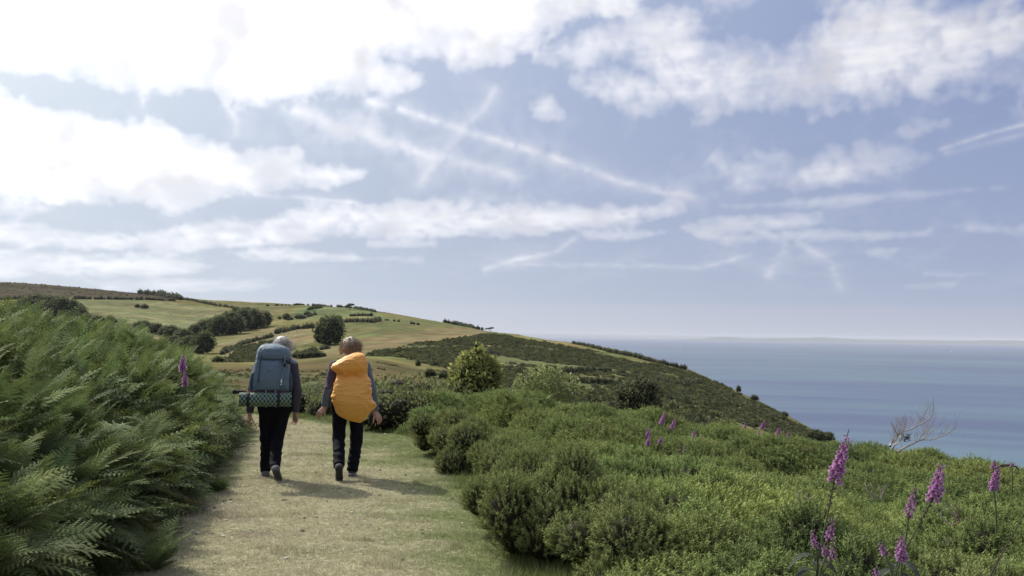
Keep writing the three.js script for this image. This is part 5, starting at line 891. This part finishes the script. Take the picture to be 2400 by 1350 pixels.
// hedges: bushes grown together along a line
const hedgeGeo = (pts, height, seed, gaps = 0.15) => {
  height *= 0.8;
  const R = rngOf(seed), T = new Tris(), v = pts.map(([x, y]) => hit(x, y));
  for (let i = 1; i < v.length; i++) { const L = v[i].distanceTo(v[i - 1]), n = Math.max(2, Math.round(L / (height * 0.7)));
    for (let k = 0; k < n; k++) { if (noise(k * 0.35, i * 7.3, seed) > 0.5 - gaps * 1.6) continue; const t = (k + R()) / n, x = lerp(v[i - 1].x, v[i].x, t), z = lerp(v[i - 1].z, v[i].z, t), y = land(x, z), r = height * (0.4 + 0.35 * R());
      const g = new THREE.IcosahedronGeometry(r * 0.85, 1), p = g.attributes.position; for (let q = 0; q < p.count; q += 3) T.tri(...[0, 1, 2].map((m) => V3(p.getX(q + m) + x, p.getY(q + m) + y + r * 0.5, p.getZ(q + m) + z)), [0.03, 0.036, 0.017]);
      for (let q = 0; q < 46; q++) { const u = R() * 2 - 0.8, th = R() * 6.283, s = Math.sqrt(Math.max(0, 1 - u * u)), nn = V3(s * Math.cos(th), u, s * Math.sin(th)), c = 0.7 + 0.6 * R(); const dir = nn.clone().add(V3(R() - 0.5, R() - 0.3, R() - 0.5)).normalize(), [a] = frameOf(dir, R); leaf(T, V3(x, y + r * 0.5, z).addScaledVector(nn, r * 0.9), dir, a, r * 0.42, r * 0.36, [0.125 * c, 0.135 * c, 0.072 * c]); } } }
  return T.geo();
};
[
  [[[-60, 703], [150, 701], [300, 702], [410, 706]], 5, 'hedge dividing the dark moor from the big pale field', 0.1],
  [[[415, 700], [480, 712], [540, 722], [600, 738]], 4, 'broken hedge slanting down the right side of the big pale field', 0.3],
  [[[325, 688], [370, 692], [400, 700], [425, 704]], 9, 'thick scrubby hedge at the right end of the moor', 0.05],
  [[[620, 718], [680, 716], [735, 713], [780, 711]], 3, 'thin hedge along the top of the middle hill', 0.3],
  [[[790, 714], [830, 719], [880, 733]], 3.5, 'hedge running down the skyline right of the hilltop', 0.25],
  [[[675, 752], [715, 746], [745, 738]], 3.5, 'hedge on the bank up to the windswept trees', 0.3],
  [[[648, 783], [690, 773], [735, 769]], 5, 'bank of bushes left of the big round tree', 0.05],
  [[[640, 790], [600, 800], [560, 812], [520, 832]], 3.5, 'hedge line curving down the tan field behind the blue pack', 0.2],
  [[[820, 742], [870, 741]], 4, 'short dark hedge on the hill, right of the big round tree', 0.05],
  [[[880, 749], [925, 753], [985, 762]], 2.6, 'broken hedge on the green hill field, upper one of two', 0.4],
  [[[810, 756], [870, 757], [890, 752]], 4, 'patch of bushes on the hill beside the big round tree', 0.1],
  [[[665, 838], [720, 828], [770, 818]], 2.6, 'thin field hedge above the two dark bushes between the heads', 0.4],
  [[[1040, 750], [1065, 754], [1085, 760]], 5, 'wind-cut hedge on the skyline left of the single trees', 0.05],
  [[[1090, 762], [1110, 766], [1130, 770]], 4.5, 'wind-cut hedge on the skyline next to the single trees', 0.1],
  [[[1342, 806], [1375, 812], [1420, 823]], 2.2, 'upper piece of the hedge along the grass strip of the headland', 0.15],
  [[[1425, 826], [1500, 842], [1560, 856], [1605, 867]], 2.6, 'long dark hedge along the grass strip of the headland', 0.02],
  [[[1330, 896], [1400, 900], [1450, 903]], 2, 'dark hedge line across the scrub behind the two shrubs', 0.1],
  [[[1250, 876], [1330, 875], [1430, 872]], 2.2, 'dark line of gorse across the scrubby hillside', 0.1],
  [[[1540, 892], [1590, 905], [1640, 897]], 2.2, 'dark gorse line on the headland near its bare path', 0.1],
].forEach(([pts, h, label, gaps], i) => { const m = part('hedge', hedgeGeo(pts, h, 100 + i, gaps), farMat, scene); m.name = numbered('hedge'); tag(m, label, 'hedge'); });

// scrub and fern on the headland, gullies and slopes: too many to count
{
  const clump = (seed, dark, light) => leafyGeometry(seed, { count: 120, size: 0.3, depth: 0.2, core: 0.86, wide: 0.8, cut: -0.2, dark, light, coreCol: dark, lobes: [[0, 0.2, 0, 0.55, 0.75], [0.4, 0.12, 0.1, 0.4, 0.75], [-0.35, 0.14, -0.15, 0.42, 0.75]] });
  const kinds = [clump(71, [0.06, 0.072, 0.034], [0.12, 0.135, 0.06]), clump(72, [0.075, 0.082, 0.036], [0.16, 0.165, 0.07])], R = rngOf(31);
  const sow = (name, label, poly, count, size, keep) => {
    const xs = poly.map((p) => p.x), zs = poly.map((p) => p.z), a = Math.min(...xs), b = Math.max(...xs), c = Math.min(...zs), d = Math.max(...zs), lists = [[], []];
    for (let k = 0, made = 0; k < count * 12 && made < count; k++) { const x = lerp(a, b, R()), z = lerp(c, d, R()); if (!inside(poly, x, z) || !keep(x, z)) continue; const s = size * (0.45 + 0.9 * R() * R()), kk = 0.75 + 0.55 * R(); lists[R() < 0.6 ? 0 : 1].push([new THREE.Matrix4().makeRotationY(R() * 6.28).scale(V3(s, s * (0.6 + 0.4 * R()), s)).setPosition(x, land(x, z) - 0.1, z), new THREE.Color(kk * 1.02, kk, kk * (0.85 + 0.3 * R()))]); made++; }
    const g = new THREE.Group(); g.name = name; scene.add(g); tag(g, label, 'scrub', null, 'stuff'); lists.forEach((l, i) => instanced('clump', kinds[i], farMat, l, g));
  };
  sow('headland_scrub', 'dark green scrub covering the headland slope toward the sea', POLY.scrub, 12000, 1.7, (x, z) => fbm(x * 0.02, z * 0.02, 4, 3) + 0.3 * R() > 0.06);
  sow('gully_scrub', 'scrub filling the gully left of the blue pack', POLY.gullyScrub, 1500, 2.6, () => R() > 0.2);
  sow('moor_scrub', 'dark heather and bushes on the moor at the upper left skyline', POLY.moor, 700, 2.2, (x, z) => fbm(x * 0.008, z * 0.008, 4, 3) > -0.12);
  const slope = onLand([[500, 868], [1040, 868], [1180, 930], [1560, 985], [1560, 1030], [1200, 960], [500, 960]]);
  sow('slope_scrub', 'scattered fern and gorse tufts on the near slope below the path', slope, 1100, 0.6, (x, z) => fbm(x * 0.05, z * 0.05, 9, 3) > 0.02);
  const sheep = mergeGeometries([new THREE.CapsuleGeometry(0.36, 0.55, 4, 10).rotateZ(Math.PI / 2).translate(0, 0.72, 0), new THREE.SphereGeometry(0.17, 8, 6).scale(1.3, 1, 1).translate(0.75, 0.8, 0), ...[[-0.3, 0.15], [-0.3, -0.15], [0.3, 0.15], [0.3, -0.15]].map(([x, z]) => new THREE.CylinderGeometry(0.06, 0.05, 0.5, 6).translate(x, 0.25, z))]), list = [];
  for (let k = 0; k < 70; k++) { const far = R() < 0.65, q = far ? hit(lerp(300, 560, R()), lerp(722, 768, R())) : hit(lerp(620, 760, R()), lerp(772, 812, R())); list.push([new THREE.Matrix4().makeRotationY(R() * 6.28).scale(V3(1.1, 1.1, 1.1)).setPosition(q.x, q.y, q.z)]); }
  tag(instanced('sheep', sheep, std({ color: new THREE.Color(0.5, 0.48, 0.42) }), list, scene), 'sheep grazing as pale specks on the far fields', 'sheep', null, 'stuff');
}
// a walker far off between the shrubs
{
  const q = hit(1342, 950), o = thing('person', 'tiny far-off walker in a blue top beside the olive-green shrub', 'person', [q.x, q.y, q.z], 0.4);
  walker({ seed: 3, coarse: 2.6, joints: { pelvis: [0, 0.9, 0], chest: [0, 1.22, -0.02], neck: [0, 1.42, -0.03], head: [0, 1.56, -0.04], shoulderL: [-0.17, 1.35, 0], shoulderR: [0.17, 1.35, 0], elbowL: [-0.24, 1.08, 0], elbowR: [0.24, 1.08, 0], wristL: [-0.25, 0.85, -0.08], wristR: [0.25, 0.85, -0.08], hipL: [-0.09, 0.87, 0], hipR: [0.09, 0.87, 0], kneeL: [-0.09, 0.48, -0.05], kneeR: [0.09, 0.48, 0], ankleL: [-0.09, 0.1, -0.1], ankleR: [0.09, 0.1, 0.12], heelL: [-0.09, 0.045, -0.06], toeL: [-0.09, 0.045, -0.26], heelR: [0.09, 0.05, 0.16], toeR: [0.09, 0.045, -0.03] },
    trousers: cloth(0.05, 0.06, 0.09), jacket: cloth(0.25, 0.38, 0.62), boot: cloth(0.05, 0.05, 0.05), sole: cloth(0.03, 0.03, 0.03), hair: { col: [0.5, 0.48, 0.45], wide: 1, nape: 0.08, wind: 0.3, long: 1 } }, o);
}
// ---------------------------------------------------------------- foxgloves, the dead shrub, boats
const fxMat = leafMat(0.45), fxStem = leafMat(0.3);
const bell = (() => { const T = new Tris(), prof = [[0, 0.12], [0.2, 0.24], [0.55, 0.38], [0.85, 0.42], [1, 0.6]], n = 9; for (let j = 1; j < prof.length; j++) for (let i = 0; i < n; i++) { const a = i / n * 6.283, b = (i + 1) / n * 6.283, P = (k, t) => V3(Math.cos(t) * prof[k][1] * 0.5, -prof[k][0], Math.sin(t) * prof[k][1] * 0.5 * (k === 4 ? 1.15 : 1)), c = [0.42, 0.18, 0.40], d = j === 4 ? [0.66, 0.46, 0.64] : [0.37, 0.135, 0.355]; T.tri(P(j - 1, a), P(j - 1, b), P(j, a), [c, c, d]); T.tri(P(j - 1, b), P(j, b), P(j, a), [c, d, d]); } return T.geo(); })();
function foxglove(label, tip, low, foot, d, o = {}) {              // photo points of the tip, the lowest flower and the foot of the stem
  const R = rngOf(Math.round(tip[0] * 7 + tip[1])), t = at(...tip, d), l = at(...low, d), f = at(...foot, d), q = land(f.x, f.z), base = V3(f.x, q, f.z), P = (v) => v.clone().sub(base);
  const g = thing('foxglove', label, 'foxglove', base.toArray(), 0, o.group), a = P(t), b = P(l), c = P(V3(f.x, Math.max(q + 0.05, f.y), f.z)), curve = new THREE.CatmullRomCurve3([V3(0, 0, 0), c, b.clone().lerp(c, 0.5), b, a.clone().lerp(b, 0.5), a].filter((p, i, s) => !i || p.distanceTo(s[i - 1]) > 0.01)), n = 26, pts = curve.getPoints(n), T = new Tris(), L = a.distanceTo(b);
  const green = o.faded ? [0.12, 0.125, 0.075] : [0.13, 0.15, 0.08];
  tube(T, pts, pts.map((_, i) => lerp(0.0055, 0.0018, i / n) * (d < 6 ? 1 : 1.4)), green, 6); part('stem', T.geo(), fxStem, g);
  const count = Math.round(1.15 * (o.count ?? Math.round(26 + L * 60))), dir = a.clone().sub(b).normalize(), side = V3(1, 0, 0.2), seed = new Tris(), far = d > 7, many = [];
  for (let i = 0; i < count; i++) {
    const u = (i + 0.5) / count, p = b.clone().lerp(a, u).add(V3(0, 0, 0)), th = i * 2.4 + R() * 0.8, out = V3(Math.cos(th), 0, Math.sin(th)).addScaledVector(V3(-0.35, 0, 0.35), o.oneSided ?? 0.8); out.addScaledVector(dir, -out.dot(dir)).normalize();
    const s = L * 1.02 * (o.fat ?? 0.165) * (u < 0.3 ? 1 : lerp(1, 0.22, (u - 0.3) / 0.7)) * (0.85 + 0.3 * R()) * (o.faded ? 0.55 : 1), down = V3(0, -1, 0).multiplyScalar(u < 0.75 ? 0.75 : 0.1).addScaledVector(out, 0.8).normalize();
    if (u > 0.86 || o.faded) { leaf(seed, p, out.clone().addScaledVector(dir, 0.4).normalize(), dir.clone().cross(out).normalize(), s * 0.8, s * 0.45, [0.17, 0.16, 0.10]); continue; }
    const y = down.clone().negate(), x = dir.clone().cross(y).normalize(), z = x.clone().cross(y), m = basis(x, y, z, p.addScaledVector(out, 0.004), s);
    if (far) many.push(bell.clone().applyMatrix4(m)); else { const w = part('flower', bell, fxMat, g); m.decompose(w.position, w.quaternion, w.scale); }
  }
  if (many.length) part('flowers', mergeGeometries(many), fxMat, g);
  const span = o.pods ?? 0.6; for (let i = 0; i < 34 * span; i++) { const u = 1 - i / 34, k = curve.getPoint(lerp(0.35, 0.6, u)), th = i * 2.4, out = V3(Math.cos(th), 0.5, Math.sin(th)).normalize(), s = Math.max(0.012, L * 0.06); leaf(seed, k, out, V3(0, 1, 0).cross(out).normalize(), s * 1.4, s, [0.14, 0.145, 0.085]); leaf(seed, k, out, out.clone().cross(V3(0, 1, 0).cross(out)).normalize(), s * 1.4, s, [0.13, 0.135, 0.08]); }
  if (seed.p.length) part('buds', seed.geo(), fxStem, g).userData.kind = 'stuff';
  if (o.leaves) for (let i = 0; i < o.leaves; i++) { const k = c.clone().add(V3(0, 0.02 * i - 0.02, 0)), th = i * 2.2 + 0.6, e = 0.15 + 0.35 * R(), dd = V3(Math.cos(th) * Math.cos(e), Math.sin(e), Math.sin(th) * Math.cos(e)), W = new Tris(), ss = V3(-Math.sin(th), 0, Math.cos(th)), len = 0.1 + 0.05 * R(); let pr = null; for (let j = 0; j <= 6; j++) { const t2 = j / 6, m = k.clone().addScaledVector(dd, len * t2).add(V3(0, -len * 0.8 * t2 * t2, 0)), w = len * 0.19 * Math.sin(Math.PI * Math.min(1, t2 * 0.93 + 0.07)), A = m.clone().addScaledVector(ss, w).add(V3(0, w * 0.35, 0)), B = m.clone().addScaledVector(ss, -w).add(V3(0, w * 0.35, 0)); if (pr) { const cc = [0.07, 0.082, 0.062]; W.tri(pr[0], A, pr[1], cc); W.tri(A, m, pr[1], cc); W.tri(pr[1], m, pr[2], cc); W.tri(m, B, pr[2], cc); } pr = [A, m, B]; } part('leaf', W.geo(), fxStem, g); }
}
foxglove('tallest near foxglove with a long stem and big purple spike, right foreground', [1990, 1006], [1957, 1118], [1914, 1338], 4.6, { leaves: 5, fat: 0.17 });
foxglove('leaning near foxglove with a dark purple spike at right, stem running down left', [2212, 1074], [2187, 1164], [2098, 1338], 4.6, { leaves: 4, fat: 0.2 });
foxglove('slim foxglove with two flower clusters left of the leaning one', [2147, 1133], [2131, 1205], [2112, 1340], 4.75, { fat: 0.17, pods: 0.2, count: 22 });
foxglove('short foxglove with a full spike low beneath the leaning one', [2114, 1248], [2112, 1308], [2100, 1345], 4.4, { fat: 0.24, pods: 0.2 });
foxglove('small foxglove left of the short full one, tilted right', [2060, 1264], [2074, 1296], [2090, 1345], 4.4, { fat: 0.28, pods: 0.1, count: 16 });
foxglove('small foxglove low left of the tall stem, tilted left', [1902, 1236], [1912, 1280], [1918, 1338], 4.6, { fat: 0.2, pods: 0.1, count: 20 });
foxglove('slender foxglove right of the tall stem with a pointed spike', [1954, 1204], [1944, 1264], [1925, 1340], 4.65, { fat: 0.17, pods: 0.2, count: 22 });
foxglove('tiny foxglove spike close by the tall stem near its leaves', [1928, 1268], [1937, 1298], [1922, 1342], 4.5, { fat: 0.28, pods: 0.1, count: 14 });
foxglove('stubby foxglove right of the tall stem, nearest its leaves', [1953, 1272], [1950, 1306], [1928, 1345], 4.55, { fat: 0.3, pods: 0.1, count: 14 });
foxglove('bottom foxglove spike just above the lower frame edge', [2056, 1322], [2050, 1350], [2075, 1375], 4.3, { fat: 0.3, pods: 0, count: 12 });
foxglove('seeding foxglove gone green and bare in the lower right corner', [2408, 1190], [2326, 1340], [2310, 1380], 3.6, { faded: true, fat: 0.13, count: 110, pods: 0 });
foxglove('foxglove at far right standing in the gorse, purple and one-sided', [2341, 1082], [2328, 1142], [2334, 1190], 8.2, { fat: 0.2, pods: 0.3 });
foxglove('little foxglove on the gorse crest left of the far right one', [2332, 1077], [2328, 1094], [2330, 1110], 13, { fat: 0.35, pods: 0 });
foxglove('tiny foxglove on the crest at the right frame edge', [2374, 1082], [2371, 1092], [2372, 1105], 13.5, { fat: 0.35, pods: 0 });
foxglove('topmost foxglove of the mid-distance group in the gorse', [1560, 963], [1550, 990], [1556, 1040], 13.5, { fat: 0.22, pods: 0.2 });
foxglove('right-leaning foxglove of the mid-distance group', [1586, 977], [1574, 1002], [1560, 1040], 13.5, { fat: 0.22, pods: 0.2 });
foxglove('left foxglove of the mid-distance group', [1523, 998], [1516, 1026], [1516, 1056], 12.2, { fat: 0.22, pods: 0.1 });
foxglove('lower left foxglove of the mid-distance group', [1524, 1016], [1518, 1042], [1516, 1066], 11.6, { fat: 0.22, pods: 0.1 });
foxglove('lowest right foxglove of the mid-distance group', [1551, 1022], [1546, 1036], [1548, 1060], 11.8, { fat: 0.35, pods: 0 });
foxglove('single foxglove right of the mid-distance group', [1628, 1006], [1626, 1023], [1626, 1045], 13, { fat: 0.3, pods: 0 });
foxglove('left foxglove of the row on the gorse crest before the headland', [1749, 988], [1743, 1011], [1742, 1025], 17.5, { fat: 0.25, pods: 0 });
foxglove('leaning foxglove on a pale stalk in the row before the headland', [1793, 984], [1786, 1001], [1768, 1025], 17.5, { fat: 0.3, pods: 0 });
foxglove('short foxglove in the middle of the row before the headland', [1780, 1008], [1778, 1023], [1778, 1035], 17, { fat: 0.32, pods: 0 });
foxglove('upright foxglove at the right of the row before the headland', [1827, 998], [1822, 1021], [1822, 1035], 17, { fat: 0.25, pods: 0 });
foxglove('smallest foxglove at the right end of the row before the headland', [1850, 1012], [1846, 1025], [1846, 1038], 17, { fat: 0.35, pods: 0 });
foxglove('upper foxglove growing through the bracken left of the walkers', [430, 826], [428, 866], [432, 960], 13.4, { fat: 0.24, pods: 0.1 });
foxglove('lower foxglove in the bracken, right below the other one', [434, 868], [434, 900], [436, 960], 13.2, { fat: 0.25, pods: 0.1 });
{ // dead shrub leaning away from the wind
  const d = 13.5, z = (x, y, k = 0) => at(2040 + x / 6.667, 950 + y / 6.667, d + k), base = z(350, 760), o = thing('dead_shrub', 'leafless pale wind-bent shrub against the sea at right', 'dead shrub', [base.x, land(base.x, base.z), base.z]), R = rngOf(88), org = o.position;
  const limbs = [[[310, 640], [320, 590], [400, 530], [430, 470], [520, 400], [630, 380], [740, 310], [870, 250], [980, 160]], [[430, 470], [375, 370], [330, 260]], [[345, 690], [370, 630], [440, 575], [470, 540], [470, 470], [520, 430]], [[415, 730], [560, 650], [700, 580], [770, 545], [850, 535], [940, 540], [1070, 500], [1180, 450], [1300, 380], [1340, 320]], [[750, 545], [800, 470], [870, 420], [925, 355]], [[830, 530], [930, 430], [1100, 310]]];
  const bark = [0.33, 0.295, 0.26], dark = [0.26, 0.21, 0.19];
  limbs.forEach((l, i) => {
    const T = new Tris(), v = l.map(([x, y], k) => z(x, y, 0.25 * Math.sin(i * 2 + k * 0.5)).sub(org)), r0 = [0.015, 0.009, 0.012, 0.012, 0.006, 0.004][i];
    tube(T, v, v.map((_, k) => r0 * (1 - 0.75 * k / (v.length - 1))), bark, 6);
    for (let k = 1; k < v.length; k++) for (let j = 0; j < (i === 0 ? 5 : i === 3 ? 2 : 3); j++) { const t = R(), p = v[k - 1].clone().lerp(v[k], t), dd = V3(0.1 + 0.5 * (R() - 0.4), 0.9, R() - 0.5).normalize(), L = 0.08 + 0.2 * R() * (i < 3 ? 1 : 0.5), m = p.clone().addScaledVector(dd, L * 0.5).add(V3(0.02, 0, 0.02 * (R() - 0.5))), e = p.clone().addScaledVector(dd, L).add(V3(0.05 * R(), 0, 0)); tube(T, [p, m, e], [0.0024, 0.0016, 0.0008], dark, 3); for (let w = 0; w < 2; w++) { const s = m.clone().lerp(e, R()), d2 = V3(R() - 0.5, 0.6 + R() * 0.4, R() - 0.5).normalize(); tube(T, [s, s.clone().addScaledVector(d2, 0.05 + 0.08 * R())], [0.0015, 0.0008], dark, 3); } }
    part('branch', T.geo(), barkMat, o);
  });
  const T = new Tris(); for (let k = 0; k < 60; k++) { const p = z(480 + 130 * R(), 440 + 120 * R(), 0.1).sub(org), dd = V3(R() - 0.5, R() - 0.5, R() - 0.5).normalize(); leaf(T, p, dd, frameOf(dd, R)[0], 0.035, 0.02, [0.1, 0.1, 0.06]); } part('leaves', T.geo(), farMat, o).userData.kind = 'stuff';
  const b2 = at(2372, 1112, 13.8), o2 = thing('dead_branch', 'dark dead branch lying along the gorse crest at the right edge', 'branch', [b2.x, land(b2.x, b2.z), b2.z]), T2 = new Tris(), v = [[2335, 1096], [2350, 1091], [2368, 1090], [2382, 1094], [2390, 1104]].map(([x, y]) => at(x, y, 13.8).sub(o2.position)); tube(T2, [V3(-0.15, 0, 0), ...v], [0.02, 0.018, 0.018, 0.016, 0.012, 0.006], [0.06, 0.045, 0.04], 6); part('limb', T2.geo(), barkMat, o2);
}
{ // ship and sailing boat far out
  const sea = (px, py) => { const r = ray(px, py), k = (SEA - EYE) / r.y; return V3(r.x * k, SEA, r.z * k); }, white = std({ color: new THREE.Color(0.75, 0.75, 0.75), roughness: 0.5 }), grey = std({ color: new THREE.Color(0.45, 0.45, 0.47) });
  const p = sea(1589, 819.5), d = Math.hypot(p.x, p.z), L = 24 * d / FPX, s = thing('ship', 'white cargo ship on the horizon to the right of the headland', 'ship', p.toArray(), Math.atan2(-p.x, -p.z));
  const hull = new THREE.Shape([[-0.5, 0.07], [0.52, 0.07], [0.47, -0.02], [-0.47, -0.02]].map(([x, y]) => new THREE.Vector2(x * L, y * L))); part('hull', new THREE.ExtrudeGeometry(hull, { depth: L * 0.14, bevelEnabled: true, bevelSize: L * 0.01, bevelThickness: L * 0.01 }).translate(0, 0, -L * 0.07), white, s);
  part('superstructure', mergeGeometries([new THREE.BoxGeometry(L * 0.13, L * 0.15, L * 0.12).translate(L * 0.36, L * 0.155, 0), new THREE.BoxGeometry(L * 0.17, L * 0.03, L * 0.14).translate(L * 0.36, L * 0.245, 0)]), white, s);
  part('funnel', new THREE.CylinderGeometry(L * 0.018, L * 0.024, L * 0.1, 12).translate(L * 0.43, L * 0.3, 0), grey, s); part('mast', new THREE.CylinderGeometry(L * 0.006, L * 0.008, L * 0.12, 8).translate(-L * 0.4, L * 0.12, 0), grey, s);
  const g = []; for (let k = 0; k < 5; k++) g.push(new THREE.BoxGeometry(L * 0.09, L * 0.03, L * 0.1).translate(L * (-0.36 + k * 0.13), L * 0.085, 0)); part('hatches', mergeGeometries(g), grey, s);
  const q = sea(2228, 824), e = Math.hypot(q.x, q.z), B = 5 * e / FPX, b = thing('sailing_boat', 'tiny white boat far out on the sea at right', 'boat', q.toArray(), 0.6);
  part('hull', new THREE.CapsuleGeometry(B * 0.12, B * 0.7, 4, 10).rotateZ(Math.PI / 2).scale(1, 0.8, 1).translate(0, B * 0.05, 0), white, b); part('mast', new THREE.CylinderGeometry(B * 0.015, B * 0.015, B * 0.8, 6).translate(0, B * 0.5, 0), grey, b);
  const sail = new THREE.Shape([[0.02, 0.15], [0.42, 0.17], [0.02, 0.85]].map(([x, y]) => new THREE.Vector2(x * B, y * B))); part('sail', new THREE.ExtrudeGeometry(sail, { depth: B * 0.01, bevelEnabled: false }), white, b);
}
renderer.render(scene, camera);
